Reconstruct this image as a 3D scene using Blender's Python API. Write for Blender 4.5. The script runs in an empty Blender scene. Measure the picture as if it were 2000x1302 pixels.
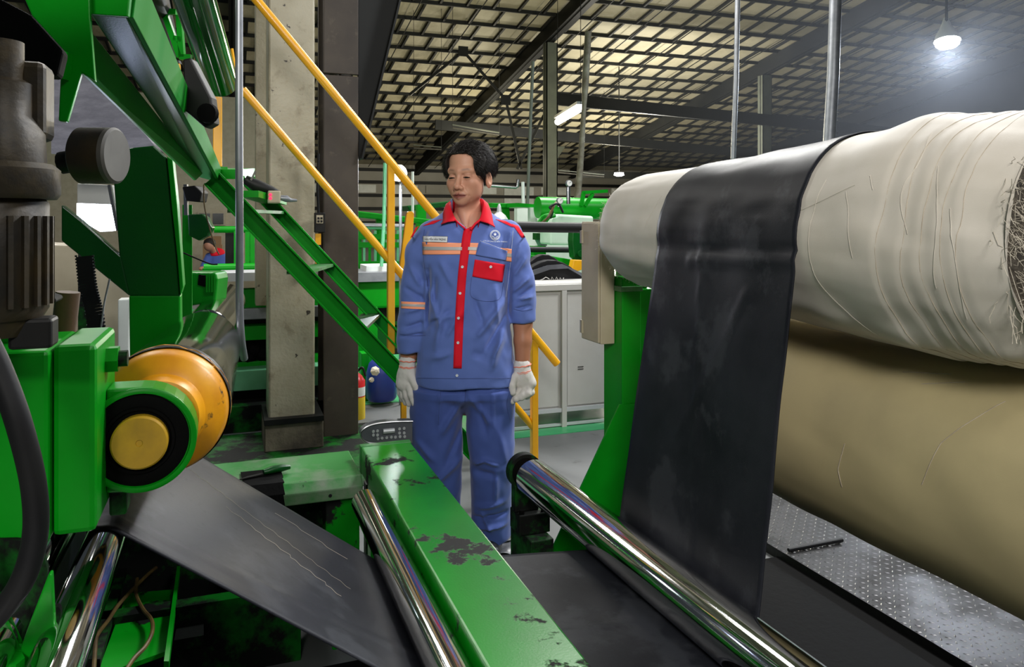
import bpy, bmesh, math, random
import numpy as np
from mathutils import Vector, Matrix, noise as mnoise
from mathutils.bvhtree import BVHTree

SC = bpy.context.scene
COL = SC.collection
random.seed(4); RNG = np.random.default_rng(4)

# ------------------------------------------------------------------ camera, world, lights, exposure
EYE = 1.34                      # lens height above the floor
YAW = math.radians(20.1)        # the camera looks 20 degrees to the right of the machine's cross axis (+Y)
FPX = 1500.0                    # focal length in pixels of the 2000 px frame
cam = bpy.data.cameras.new('camera'); cam.lens = 27.0; cam.sensor_width = 36.0; cam.shift_y = -0.1105
cam.clip_start = 0.05; cam.clip_end = 200
camo = bpy.data.objects.new('camera', cam); COL.objects.link(camo)
camo.location = (0, 0, EYE); camo.rotation_euler = (math.pi/2, 0, -YAW)
SC.camera = camo

w = bpy.data.worlds.new('world'); SC.world = w; w.use_nodes = True
w.node_tree.nodes['Background'].inputs[0].default_value = (0.62, 0.72, 0.80, 1)
w.node_tree.nodes['Background'].inputs[1].default_value = 0.06
SC.view_settings.view_transform = 'Standard'; SC.view_settings.look = 'None'
SC.view_settings.exposure = 0.0; SC.view_settings.gamma = 1.0; SC.view_settings.use_curve_mapping = False

def area(name, loc, target, size, power, color=(1, .96, .9), sy=None):
    l = bpy.data.lights.new(name, 'AREA'); l.energy = power; l.color = color
    l.shape = 'RECTANGLE'; l.size = size; l.size_y = sy or size
    o = bpy.data.objects.new(name, l); COL.objects.link(o); o.location = loc
    o.rotation_euler = (Vector(target) - Vector(loc)).to_track_quat('-Z', 'Y').to_euler()
    return o
# added unseen area lights in place of hall lamps, over aisle and machines
area('bay_lamp_aisle', (-1.0, -2.4, 3.3), (1.0, 2.6, 1.1), 1.0, 195, (1, .97, .93))
area('bay_lamp_front', (2.0, -2.6, 4.6), (1.0, 2.6, 1.0), 1.0, 75, (1, .98, .96))
area('bay_lamp_machine', (4.6, 2.6, 5.0), (1.5, 1.8, 1.2), 1.0, 300, (.97, .98, 1))
area('bay_lamp_stairs', (0.2, 6.8, 6.4), (0.6, 4.2, 0.8), 1.0, 130, (1, .98, .95))
area('bay_lamp_line', (4.2, 7.5, 5.6), (3.2, 7.0, 0.5), 1.6, 420, (1, .99, .96))
area('bay_lamp_back', (-1.5, 9.5, 5.6), (-0.5, 8.5, 0.5), 1.6, 260, (1, .97, .92))

# ------------------------------------------------------------------ measuring helpers
FV = Vector((math.sin(YAW), math.cos(YAW), 0)); RV = Vector((math.cos(YAW), -math.sin(YAW), 0))
S_, C_ = math.sin(YAW), math.cos(YAW)
def at(u, v, d):
    p = FV*d + RV*((u-1000)/FPX*d); p.z = EYE + (430-v)/FPX*d; return p
def aY(u, v, Y): return at(u, v, Y/(C_ - S_*(u-1000)/FPX))
def aX(u, v, X): return at(u, v, X/(S_ + C_*(u-1000)/FPX))
def aZ(u, v, Z): return at(u, v, (EYE-Z)*FPX/(v-430))

# ------------------------------------------------------------------ materials
def mat(name, col, rough=.5, metal=0.0, var=None, bump=None, dirt=None, dirt_glare2=None, emit=None, spec=.5, coat=0, sheen=0, vcol=None, aniso=None, stretch=None, trans=0):
    m = bpy.data.materials.new(name); m.use_nodes = True
    nt = m.node_tree; N = nt.nodes; L = nt.links; b = N['Principled BSDF']
    def inp(k, v):
        if k in b.inputs: b.inputs[k].default_value = v
    inp('Base Color', (*col, 1)); inp('Roughness', rough); inp('Metallic', metal); inp('Specular IOR Level', spec)
    inp('Coat Weight', coat); inp('Sheen Weight', sheen)
    if emit: inp('Emission Color', (*emit[0], 1)); inp('Emission Strength', emit[1])
    tc = N.new('ShaderNodeTexCoord'); src = tc.outputs['Object']
    if stretch:
        mp = N.new('ShaderNodeMapping'); mp.inputs['Scale'].default_value = stretch; L.new(src, mp.inputs[0]); src = mp.outputs[0]
    def nz(scale, detail=5, rough_=.55):
        n = N.new('ShaderNodeTexNoise'); n.inputs['Scale'].default_value = scale; n.inputs['Detail'].default_value = detail
        n.inputs['Roughness'].default_value = rough_; L.new(src, n.inputs['Vector']); return n.outputs['Fac']
    def ramp(s, a, z):
        r = N.new('ShaderNodeMapRange'); r.inputs[1].default_value = a; r.inputs[2].default_value = z; L.new(s, r.inputs[0]); return r.outputs[0]
    cur = None
    def mix(fac, c2):
        nonlocal cur
        x = N.new('ShaderNodeMix'); x.data_type = 'RGBA'; L.new(fac, x.inputs[0])
        if cur is None: x.inputs[6].default_value = (*col, 1)
        else: L.new(cur, x.inputs[6])
        x.inputs[7].default_value = (*c2, 1); cur = x.outputs[2]
    if vcol:
        a = N.new('ShaderNodeAttribute'); a.attribute_name = vcol; cur = a.outputs['Color']
    if var: mix(ramp(nz(var[1]), .35, .68), var[0])
    for dd in (dirt, dirt_glare2):
        if dd:
            f = ramp(nz(dd[1], 8, .65), dd[2], dd[3]); mix(f, dd[0])
            if len(dd) > 4:
                x = N.new('ShaderNodeMix'); x.data_type = 'FLOAT'; L.new(f, x.inputs[0]); x.inputs[2].default_value = rough; x.inputs[3].default_value = dd[4]
                L.new(x.outputs[0], b.inputs['Roughness'])
    if cur is not None: L.new(cur, b.inputs['Base Color'])
    if bump:
        bp = N.new('ShaderNodeBump'); bp.inputs['Strength'].default_value = bump[1]; bp.inputs['Distance'].default_value = bump[2] if len(bump) > 2 else .004
        L.new(nz(bump[0], 4), bp.inputs['Height']); L.new(bp.outputs[0], b.inputs['Normal'])
    return m

GRN = (.0015, .265, .008)
M = {}
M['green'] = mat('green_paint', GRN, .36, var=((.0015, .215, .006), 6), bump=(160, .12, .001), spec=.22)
M['green_worn'] = mat('green_paint_worn', GRN, .3, var=((.002, .21, .006), 5), dirt=((.003, .004, .003), 7, .565, .60, .7), bump=(190, .18, .001), spec=.3)
M['green_dusty'] = mat('green_paint_dusty', (.02, .2, .03), .42, dirt=((.23, .25, .2), 5, .46, .72), dirt_glare2=((.01, .014, .01), 14, .66, .7), bump=(120, .15, .001))
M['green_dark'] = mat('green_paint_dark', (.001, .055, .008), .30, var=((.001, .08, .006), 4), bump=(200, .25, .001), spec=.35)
M['green_matt'] = mat('green_paint_matt', (.0015, .17, .006), .65, var=((.01, .20, .02), 5), bump=(160, .12, .001), spec=.1)
M['green_gloss'] = mat('green_gloss', (.002, .17, .01), .09, var=((.001, .03, .006), 3), spec=.7)  # green reflections of a chrome roller put into its base colour
M['green_pale'] = mat('green_paint_pale', (.16, .48, .26), .4, var=((.1, .38, .18), 6))
M['green_grime'] = mat('green_paint_grimy', (.002, .10, .006), .5, dirt=((.003, .004, .003), 7, .38, .52, .7), bump=(60, .4, .002), spec=.2)
M['yellow'] = mat('yellow_paint', (.85, .42, .009), .32, var=((.76, .34, .007), 7), bump=(90, .12, .001), coat=.2)
M['yellow_worn'] = mat('yellow_paint_worn', (.90, .40, .006), .4, var=((.62, .22, .006), 10), dirt=((.03, .02, .01), 6, .66, .69, .5), bump=(40, .2, .002))
M['yellow_dull'] = mat('yellow_paint_dull', (.52, .30, .012), .42, var=((.38, .22, .015), 26), bump=(90, .2, .001))
M['chrome'] = mat('chrome', (.62, .62, .62), .075, 1.0, bump=(30, .01, .001))
M['steel'] = mat('brushed_steel', (.45, .46, .47), .28, 1.0, var=((.33, .34, .35), 8), bump=(80, .05, .001))
M['steel_grey'] = mat('galvanised_pipe', (.30, .31, .33), .42, .6, var=((.22, .23, .25), 12))
M['black'] = mat('black_rubber', (.006, .006, .007), .55, var=((.010, .010, .010), 12), bump=(60, .15, .001), spec=.25)
M['black_metal'] = mat('blackened_steel', (.005, .005, .005), .5, var=((.010, .0095, .0085), 8), spec=.25)
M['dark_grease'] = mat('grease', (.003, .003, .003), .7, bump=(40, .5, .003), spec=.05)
M['sheet'] = mat('rubberised_fabric', (.005, .0056, .0085), .46, var=((.018, .0195, .025), 3.4), dirt=((.02, .021, .024), 60, .58, .75, .58), dirt_glare2=((.028, .030, .036), 4.2, .53, .60), bump=(420, .3, .0008), spec=.15)  # paler patches imitate blurred lamp reflections on the sheet
M['concrete'] = mat('painted_concrete', (.42, .385, .28), .45, var=((.29, .255, .16), 2.5), dirt=((.12, .09, .045), 5, .56, .72), dirt_glare2=((.03, .022, .014), 16, .64, .67), bump=(45, .5, .005))
M['concrete_dirty'] = mat('dirty_concrete', (.18, .15, .10), .8, var=((.05, .04, .028), 6), bump=(30, .5, .006))
M['dark_column'] = mat('grimy_column', (.050, .038, .026), .6, var=((.028, .020, .014), 4), dirt=((.085, .068, .046), 9, .58, .72), bump=(50, .2, .002))
M['floor'] = mat('floor_epoxy_grey', (.135, .14, .14), .42, var=((.10, .105, .105), 2), dirt=((.03, .03, .03), 5, .62, .72), dirt_glare2=((.34, .35, .35), 38, .74, .76))
M['floor_green'] = mat('floor_epoxy_green', (.03, .26, .09), .38, var=((.05, .33, .13), 3), dirt=((.2, .27, .22), 12, .63, .72))
M['tread'] = mat('tread_plate_steel', (.020, .020, .021), .42, .3, var=((.011, .011, .012), 5), dirt=((.004, .004, .004), 2.2, .46, .60, .7), bump=(70, .2, .002))
M['tread_lug'] = mat('tread_lug_steel', (.26, .26, .27), .3, .9)
M['grey_cab'] = mat('grey_cabinet_paint', (.46, .46, .43), .45, var=((.41, .40, .37), 4), dirt=((.20, .18, .15), 10, .70, .74))
M['beige'] = mat('beige_paint', (.47, .41, .29), .45, var=((.40, .34, .23), 8), dirt=((.16, .12, .08), 14, .68, .74))
M['cream_cloth'] = mat('cream_liner_cloth', (.63, .585, .51), .62, var=((.55, .505, .42), 5), bump=(600, .25, .0008), sheen=.15, spec=.4)
M['cream_edge'] = mat('cream_liner_edge', (.44, .38, .29), .75, var=((.30, .25, .18), 30), bump=(300, .5, .002))
M['khaki_cloth'] = mat('khaki_liner_cloth', (.46, .385, .205), .58, var=((.37, .31, .17), 3.2), bump=(600, .2, .0008), spec=.4)
M['fray'] = mat('frayed_thread', (.50, .45, .36), .7)
M['fray_dark'] = mat('roll_core_dark', (.085, .07, .05), .8, var=((.03, .025, .02), 20), bump=(90, .8, .01))
M['roof'] = mat('roof_insulation', (.42, .385, .27), .7, var=((.32, .29, .19), .8), bump=(2.0, .5, .08))
M['roof_steel'] = mat('roof_steel', (.014, .015, .014), .6, var=((.008, .009, .0085), 1.5), spec=.25)
M['hall_steel'] = mat('hall_column_paint', (.13, .145, .11), .55, var=((.09, .10, .08), 2))
M['wall'] = mat('hall_wall_sheet', (.30, .285, .235), .6, var=((.22, .21, .17), .5))
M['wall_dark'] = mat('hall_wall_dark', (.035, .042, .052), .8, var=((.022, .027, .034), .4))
M['lamp_white'] = mat('lamp_glow_white', (1, 1, 1), .4, emit=((1, 1, 1), 14))
M['lamp_warm'] = mat('lamp_glow_warm', (1, 1, 1), .4, emit=((1, .93, .78), 14))
M['lamp_cool'] = mat('lamp_glow_cool', (1, 1, 1), .4, emit=((.82, .88, 1), 16))
M['lamp_body'] = mat('lamp_housing', (.45, .45, .42), .5)
M['motor'] = mat('dirty_grey_casting', (.016, .014, .011), .5, .2, var=((.060, .040, .012), 9), dirt=((.015, .013, .010), 12, .5, .64), bump=(60, .4, .002))
M['motor_light'] = mat('motor_end_grey', (.12, .115, .10), .55, var=((.07, .065, .055), 12))
M['wood_rust'] = mat('rusty_pipe', (.10, .05, .02), .6, var=((.05, .03, .015), 9), bump=(60, .3, .002))
M['pipe_rust'] = mat('flaking_pipe', (.30, .27, .2), .6, var=((.12, .085, .05), 5), bump=(20, .4, .01))
M['white'] = mat('white_paint', (.68, .70, .66), .5, var=((.55, .58, .53), 3))
M['white_green'] = mat('pale_machine_guard', (.60, .74, .60), .45, var=((.42, .62, .45), 3))
M['blue_plastic'] = mat('blue_plastic', (.02, .05, .30), .4, var=((.02, .035, .22), 4))
M['red_paint'] = mat('red_paint', (.55, .01, .012), .35)
M['label_yellow'] = mat('label_yellow', (.78, .55, .02), .45)
M['label_white'] = mat('label_white', (.75, .74, .7), .5)
M['window_dark'] = mat('dark_glass', (.012, .014, .014), .15)
M['cardboard'] = mat('cardboard', (.30, .17, .075), .75)
M['cable_brown'] = mat('brown_cable', (.06, .035, .015), .4, var=((.16, .11, .03), 14))
M['panel_grey'] = mat('grey_panel', (.085, .09, .105), .38, var=((.12, .125, .14), 9), bump=(200, .2, .001))
M['panel_button'] = mat('pale_stud', (.55, .57, .58), .35, .3)
M['rag'] = mat('rag_cloth', (.62, .55, .42), .8)
M['red_glow'] = mat('red_indicator', (.8, .02, .05), .4, emit=((1, .02, .08), 2.0))

# ------------------------------------------------------------------ mesh helpers
ORG = {}
def link(o, parent=None, org=None):
    COL.objects.link(o)
    if parent is not None: o.parent = parent
    ORG[o.name] = org
    return o
def thing(name, label, cat, loc, group=None, kind=None):
    o = bpy.data.objects.new(name, None); o.empty_display_size = .05
    o.location = loc; link(o, None, Vector(loc))
    o['label'] = label; o['category'] = cat
    if group: o['group'] = group
    if kind: o['kind'] = kind
    return o
def tag(o, label=None, cat=None, group=None, kind=None):
    if label: o['label'] = label
    if cat: o['category'] = cat
    if group: o['group'] = group
    if kind: o['kind'] = kind
    return o
def mesh_obj(name, verts, faces, m, parent=None, smooth=False, bevel=0, solid=0, subsurf=0, autos=None, shade_angle=None):
    vs = np.asarray([tuple(p) for p in verts], dtype=float) if not isinstance(verts, np.ndarray) else verts
    if parent is not None: org = ORG[parent.name]
    else:
        lo, hi = vs.min(0), vs.max(0); org = Vector(((lo[0]+hi[0])/2, (lo[1]+hi[1])/2, lo[2]))
    me = bpy.data.meshes.new(name)
    me.from_pydata((vs - np.array(org)).tolist(), [], faces if isinstance(faces, list) else faces.tolist())
    ms = m if isinstance(m, (list, tuple)) else [m]
    for x in ms: me.materials.append(x)
    o = bpy.data.objects.new(name, me)
    link(o, parent, org)
    if parent is None: o.location = org
    if smooth:
        for p in me.polygons: p.use_smooth = True
        if shade_angle:
            bm = bmesh.new(); bm.from_mesh(me)
            for e in bm.edges:
                if len(e.link_faces) == 2 and e.calc_face_angle(0) > shade_angle: e.smooth = False
            bm.to_mesh(me); bm.free()
    if bevel:
        b = o.modifiers.new('bevel', 'BEVEL'); b.width = bevel; b.segments = 2; b.limit_method = 'ANGLE'; b.angle_limit = .6
    if solid:
        s = o.modifiers.new('solid', 'SOLIDIFY'); s.thickness = solid; s.offset = 0
    if subsurf:
        s = o.modifiers.new('sub', 'SUBSURF'); s.levels = subsurf; s.render_levels = subsurf
    me.update()
    return o

class MB:
    def __init__(s): s.v = []; s.f = []
    def add(s, vs, fs):
        n = len(s.v); s.v += [Vector(p) for p in vs]; s.f += [[i+n for i in f] for f in fs]; return s
    def hexa(s, p):     # 8 points: bottom 4 ccw, top 4 ccw
        return s.add(p, [[3,2,1,0],[4,5,6,7],[0,1,5,4],[1,2,6,5],[2,3,7,6],[3,0,4,7]])
    def box(s, x0, x1, y0, y1, z0, z1):
        return s.hexa([(x0,y0,z0),(x1,y0,z0),(x1,y1,z0),(x0,y1,z0),(x0,y0,z1),(x1,y0,z1),(x1,y1,z1),(x0,y1,z1)])
    def bar(s, p, q, w, h, up=(0,0,1)):
        p, q = Vector(p), Vector(q); d = (q-p).normalized(); a = d.cross(Vector(up))
        if a.length < 1e-4: a = d.cross(Vector((1,0,0)))
        a.normalize(); b = a.cross(d); a = a*w/2; b = b*h/2
        return s.hexa([p-a-b, p+a-b, q+a-b, q-a-b, p-a+b, p+a+b, q+a+b, q-a+b])
    def tube(s, pts, r, seg=12, caps=True, ry=None):
        pts = [Vector(p) for p in pts]; n = len(pts); rs = r if isinstance(r, (list, tuple)) else [r]*n
        base = len(s.v); prev = None
        for i, p in enumerate(pts):
            t = (pts[min(i+1, n-1)] - pts[max(i-1, 0)]).normalized()
            if prev is None:
                a = t.cross(Vector((0,0,1)))
                if a.length < .05: a = t.cross(Vector((1,0,0)))
            else: a = prev - t*prev.dot(t)
            a.normalize(); prev = a; b = t.cross(a)
            for k in range(seg):
                an = 2*math.pi*k/seg; s.v.append(p + (a*math.cos(an) + b*math.sin(an))*rs[i])
        for i in range(n-1):
            for k in range(seg):
                k2 = (k+1) % seg; s.f.append([base+i*seg+k, base+i*seg+k2, base+(i+1)*seg+k2, base+(i+1)*seg+k])
        if caps:
            s.f.append([base+k for k in range(seg)][::-1]); s.f.append([base+(n-1)*seg+k for k in range(seg)])
        return s
    def lathe(s, o, d, prof, seg=48, caps=True):   # prof: (distance along d, radius)
        o, d = Vector(o), Vector(d).normalized()
        a = d.cross(Vector((0,0,1)))
        if a.length < .05: a = Vector((1,0,0))
        a.normalize(); b = d.cross(a); base = len(s.v)
        for t, r in prof:
            for k in range(seg):
                an = 2*math.pi*k/seg; s.v.append(o + d*t + (a*math.cos(an)+b*math.sin(an))*r)
        for i in range(len(prof)-1):
            for k in range(seg):
                k2 = (k+1) % seg; s.f.append([base+i*seg+k, base+i*seg+k2, base+(i+1)*seg+k2, base+(i+1)*seg+k])
        if caps:
            s.f.append([base+k for k in range(seg)][::-1]); s.f.append([base+(len(prof)-1)*seg+k for k in range(seg)])
        return s
    def prism(s, poly, off):     # planar polygon (3d points) pushed along off
        poly = [Vector(p) for p in poly]; off = Vector(off); n = len(poly); b = len(s.v)
        s.v += poly + [p+off for p in poly]
        s.f.append([b+i for i in range(n)][::-1]); s.f.append([b+n+i for i in range(n)])
        for i in range(n):
            j = (i+1) % n; s.f.append([b+i, b+j, b+n+j, b+n+i])
        return s
    def build(s, name, m, parent=None, **k):
        bm = bmesh.new()
        vs = [bm.verts.new(p) for p in s.v]
        for f in s.f:
            try: bm.faces.new([vs[i] for i in f])
            except ValueError: pass
        bmesh.ops.recalc_face_normals(bm, faces=bm.faces)
        bm.verts.index_update()
        V = [tuple(v.co) for v in bm.verts]; Fc = [[v.index for v in f.verts] for f in bm.faces]; bm.free()
        return mesh_obj(name, V, Fc, m, parent, **k)
def curve_pts(pts, n=24):        # Catmull-Rom through points
    P = [Vector(p) for p in pts]; P = [P[0]*2-P[1]] + P + [P[-1]*2-P[-2]]; out = []
    for i in range(1, len(P)-2):
        for k in range(n):
            t = k/n; a, b, c, d = P[i-1], P[i], P[i+1], P[i+2]
            out.append(.5*((2*b)+(c-a)*t+(2*a-5*b+4*c-d)*t*t+(3*b-a-3*c+d)*t**3))
    out.append(P[-2]); return out
SM = dict(smooth=True, shade_angle=.7)
def pbox(u0, v0, u1, v1, Y, dep, mb=None):   # an axis-aligned box measured by the outline of its front face, which stands at Y
    a, b = aY(u0, v0, Y), aY(u1, v1, Y)
    return (mb or MB()).box(a.x, b.x, Y, Y+dep, b.z, a.z)
# ================================================================== the hall
fl = MB().box(-14, 48, -6, 44, -.05, 0).build('floor', M['floor']); tag(fl, 'grey epoxy floor of the factory hall', 'floor', kind='structure')
MB().box(.85, 3.6, 4.42, 4.95, 0, .004).build('floor_stripe', M['floor_green'], fl)
MB().box(-9, 9.0, 5.6, 12.5, 0, .004).build('floor_stripe', M['floor_green'], fl)

RS = .17
def roofz(y): return 11.9 - RS*y
X0, X1, Y0, Y1 = -8, 40, 9, 43.5
roof = MB().hexa([(X0,Y0,roofz(Y0)),(X1,Y0,roofz(Y0)),(X1,Y1,roofz(Y1)),(X0,Y1,roofz(Y1)),
                  (X0,Y0,roofz(Y0)+.2),(X1,Y0,roofz(Y0)+.2),(X1,Y1,roofz(Y1)+.2),(X0,Y1,roofz(Y1)+.2)]).build('ceiling', M['roof'])
tag(roof, 'sloping yellowish insulated roof behind a grid of dark purlins', 'ceiling', kind='structure')
PY = [Y0+.6+1.2*i for i in range(28)]
pm = None
for y in PY:
    MB().bar((X0, y, roofz(y)-.06), (X1, y, roofz(y)-.06), .07, .11).build('purlin', M['roof_steel'], roof)
# staggered bridging pieces between neighbouring purlins: the ones in view as single pieces, the rest joined
bat = bpy.data.meshes.new('bridging'); bb = MB().box(-.035, .035, 0, 1.2, -.10, -.01)
bb.v = [Vector((p.x, p.y, p.z - RS*p.y)) for p in bb.v]
bat.from_pydata([tuple(p) for p in bb.v], [], bb.f); bat.materials.append(M['roof_steel'])
cells = []
for i, y in enumerate(PY[:-1]):
    for k in range(62):
        x = X0 + .4 + k*.85 + (.42 if i % 2 else 0)
        if x > X1: continue
        p = Vector((x, y, roofz(y))); d = p.dot(FV); xc = p.dot(RV)
        if d < 1: continue
        u = 1000 + xc/d*FPX; v = 430 - (p.z-EYE)/d*FPX
        seen = 700 < u < 1760 and -20 < v < 345
        cells.append((0 if seen else 1, d, x, y))
cells.sort(); rest = MB()
for i, (s, d, x, y) in enumerate(cells):
    if i < 300 and s == 0:
        o = bpy.data.objects.new('bridging', bat); link(o, roof); o.location = Vector((x, y, roofz(y))) - ORG[roof.name]
    else:
        rest.add([p + Vector((x, y, roofz(y))) for p in bb.v], bb.f)
tag(rest.build('bridging_rows', M['roof_steel'], roof), kind='stuff')
for k in range(13):
    x = 1.5 + k*1.9
    MB().bar((x, 10, roofz(10)-.26), (x, 43, roofz(43)-.26), .025, .025).build('sag_rod', M['roof_steel'], roof)
for x in (.1, 9.9, 19.6, 29.4):
    mb = MB().bar((x, 4.0, roofz(4.0)-.4), (x, 43, roofz(43)-.4), .10, .62)
    mb.bar((x, 4.0, roofz(4.0)-.66), (x, 43, roofz(43)-.66), .34, .05)
    mb.build('rafter', M['roof_steel'], roof)

MB().box(-1.2, .85, 3.9, 5.1, 0, .004).build('floor_stripe', M['green_grime'], fl)
wb = MB().box(-14, 40, 43.5, 43.7, 0, 5.2).build('wall_back', M['wall']); tag(wb, 'pale sheet wall at the far end of the hall', 'wall', kind='structure')
for z in (1.2, 2.0, 2.75, 3.5, 4.2):
    MB().box(-14, 40, 43.36, 43.5, z-.09, z+.09).build('wall_rail', M['roof_steel'], wb)
for k in range(16):
    x = 1.0 + k*2.4
    MB().box(x, x+1.9, 43.42, 43.5, 2.9 if k % 3 else 2.15, 3.35).build('wall_panel', M['white'] if k % 4 else M['wall'], wb)
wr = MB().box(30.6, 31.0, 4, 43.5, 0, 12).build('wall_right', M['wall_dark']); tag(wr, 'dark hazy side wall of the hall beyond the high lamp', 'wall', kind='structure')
wl = MB().box(-6.2, .55, 19, 19.2, 0, 4.2).build('wall_partition', M['beige']); tag(wl, 'beige partition wall far behind the stair', 'wall', kind='structure')
win = thing('window_1', 'dark two-pane window in the beige partition', 'window', (aY(412, 440, 18.98)), kind='structure')
a, b = aY(386, 414, 18.98), aY(440, 440, 18.98)
MB().box(a.x, b.x, 18.93, 18.99, b.z, a.z).build('frame', M['beige'], win)
mx = (a.x+b.x)/2
MB().box(a.x+.04, mx-.03, 18.90, 18.93, b.z+.03, a.z-.03).build('pane', M['window_dark'], win)
MB().box(mx+.03, b.x-.04, 18.90, 18.93, b.z+.03, a.z-.03).build('pane', M['window_dark'], win)

# steel columns and bracing of the hall
def hall_column(x, y, w, lab):
    top = roofz(y)-.7
    t = thing('steel_column', lab, 'column', (x, y, 0))
    MB().box(x-w/2, x+w/2, y-.02, y+.02, 0, top).box(x-w/2, x-w/2+.03, y-.16, y+.16, 0, top).box(x+w/2-.03, x+w/2, y-.16, y+.16, 0, top).build('shaft', M['hall_steel'], t)
    MB().box(x-w/2, x+w/2, y-.16, y-.13, 0, top).build('face_plate', M['hall_steel'], t)
    MB().prism([(x+w/2, y, 3.3), (x+w/2+.35, y, 3.8), (x+w/2, y, 3.8)], (0, .05, 0)).build('bracket', M['hall_steel'], t)
    return t
hall_column(9.95, 23.5, .39, 'grey-green steel column under the rafter behind the man')
hall_column(19.6, 24.8, .42, 'grey-green steel column rising behind the black-banded roll')
def beam_thing(name, p, q, w, h, lab, cat, m='roof_steel', **k):
    o = MB().bar(p, q, w, h).build(name, M[m], **k); return tag(o, lab, cat)
beam_thing('tie_beam', aY(1085, 193, 24.2), aY(1830, 268, 24.2), .12, .42, 'dark horizontal tie beam reaching right from the grey-green column', 'beam')
beam_thing('tie_beam', aY(850, 243, 31), aY(1560, 308, 31), .12, .4, 'lower dark tie beam crossing behind the rusty pipe', 'beam')
beam_thing('tie_beam', aY(1330, 345, 36), aY(1130, 340, 36), .14, .35, 'low dark beam under the eave above the far wall', 'beam')
br = thing('roof_bracing', 'crossed angle bracing with square gusset plates under the roof', 'bracing', at(988, 195, 26))
for p, q in (((905, 100), (800, 185)), ((905, 100), (988, 195)), ((988, 195), (1050, 130)), ((988, 195), (1018, 330)), ((1062, 225), (1010, 330)), ((1062, 300), (1090, 395))):
    MB().bar(at(*p, 26), at(*q, 26), .09, .09).build('brace', M['roof_steel'], br)
for u, v in ((905, 100), (988, 195)):
    a = at(u, v, 25.9); MB().box(a.x-.17, a.x+.17, a.y, a.y+.03, a.z-.17, a.z+.17).build('gusset_plate', M['roof_steel'], br)

def pipe(name, pts, r, lab, m, cat='pipe', seg=12):
    return tag(MB().tube(pts, r, seg).build(name, M[m], **SM), lab, cat)
pipe('hanging_pipe', [at(1149, 62, 15), at(1143, 165, 15), at(1141, 205, 15), at(1133, 330, 15), at(1126, 402, 15)], [.065, .07, .045, .062, .07], 'flaking pale pipe hanging down behind the man', 'pipe_rust')
pipe('conduit', [at(1441, -30, 9), at(1438, 150, 9), at(1432, 310, 9)], .03, 'thin dark conduit rising behind the black band of the roll', 'steel_grey')
pipe('riser_pipe', [at(1633, -30, 8), at(1627, 150, 8), at(1619, 285, 8)], .062, 'thick grey riser pipe standing behind the cream roll', 'steel_grey')
pipe('thin_riser', [at(1041, 120, 14), at(1036, 240, 14), at(1030, 400, 14)], .03, 'thin pale vertical pipe just beside the man’s ear', 'hall_steel')
pipe('water_pipe', [at(955, 362, 13), at(1008, 366, 13), at(1011, 364, 13), at(1012, 350, 13)], .028, 'bright thin pipe with an upturned end behind the man’s ear', 'steel')
pipe('water_pipe', [at(1022, 400, 13), at(1021, 355, 13)], .03, 'short upright bright pipe behind the man’s shoulder', 'white')

# lamps of the hall, with added fill lights for the roof
def lamp_light(name, loc, power, color, r=.12):
    l = bpy.data.lights.new(name, 'POINT'); l.energy = power; l.color = color; l.shadow_soft_size = r
    o = bpy.data.objects.new(name, l); COL.objects.link(o); o.location = loc; return o
t = thing('fluorescent_lamp', 'glowing fluorescent tube lamp hung under the roof', 'lamp', at(1112, 225, 20))
a, b = at(1089, 238, 21), at(1134, 211, 19)
MB().tube([a, b], .085, 12).build('tube', M['lamp_warm'], t, **SM)
for q_ in (a, b): MB().bar(q_+Vector((0,0,.1)), (q_.x, q_.y, roofz(q_.y)), .012, .012).build('hanger', M['roof_steel'], t)
MB().bar(a+Vector((0,0,.13)), b+Vector((0,0,.13)), .2, .07).build('housing', M['lamp_body'], t)
lamp_light('fluorescent_light', at(1112, 225, 20)-Vector((0,0,.5)), 750, (1, .91, .66), .3)
lamp_light('bay_light_far', (9.5, 30.0, 3.4), 700, (1, .91, .68), .3)  # this and the next three are added lights that brighten the roof
lamp_light('bay_light_end', (17.0, 33.0, 3.4), 700, (1, .92, .72), .3)
lamp_light('bay_light_mid', (14.5, 25.0, 4.2), 1200, (1, .95, .84), .3)
lamp_light('bay_light_left', (5.5, 17.5, 4.6), 130, (1, .9, .66), .3)
t = thing('high_bay_lamp', 'bright round high-bay lamp in the dark upper right', 'lamp', at(1850, 83, 12))
c = at(1850, 83, 12)
MB().lathe(c, (-.15, -.2, -1), [(0, .14), (.03, .17), (.05, .15)], 24).build('lens', M['lamp_cool'], t, **SM)
MB().lathe(c+Vector((0,0,.02)), (.15, .2, 1), [(0, .19), (.1, .16), (.25, .08), (.4, .03)], 24).build('housing', M['lamp_body'], t, **SM)
MB().bar(c+Vector((.02,.03,.3)), (c.x+.02, c.y+.03, roofz(c.y)), .03, .03).build('hanger', M['roof_steel'], t)
lamp_light('high_bay_light', c-Vector((.04, .06, .25)), 800, (.80, .88, 1), .15)
hz_ = bpy.data.materials.new('haze'); hz_.use_nodes = True; nt_ = hz_.node_tree; nt_.nodes.clear()
vs_ = nt_.nodes.new('ShaderNodeVolumeScatter'); vs_.inputs['Density'].default_value = .010; vs_.inputs['Color'].default_value = (.86, .91, 1, 1)
ou_ = nt_.nodes.new('ShaderNodeOutputMaterial'); nt_.links.new(vs_.outputs[0], ou_.inputs['Volume'])
tag(MB().box(7.2, 30, 5.2, 15, 2.4, 9.2).build('dust_haze', hz_), 'bluish dusty haze glowing round the high-bay lamp', 'haze', kind='stuff')
t = thing('small_lamp', 'small distant round lamp above the far end of the roll', 'lamp', at(1209, 337, 30))
MB().lathe(at(1209, 337, 30), (0, 0, -1), [(0, .18), (.1, .2), (.14, .1)], 16).build('lens', M['lamp_white'], t, **SM)
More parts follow.
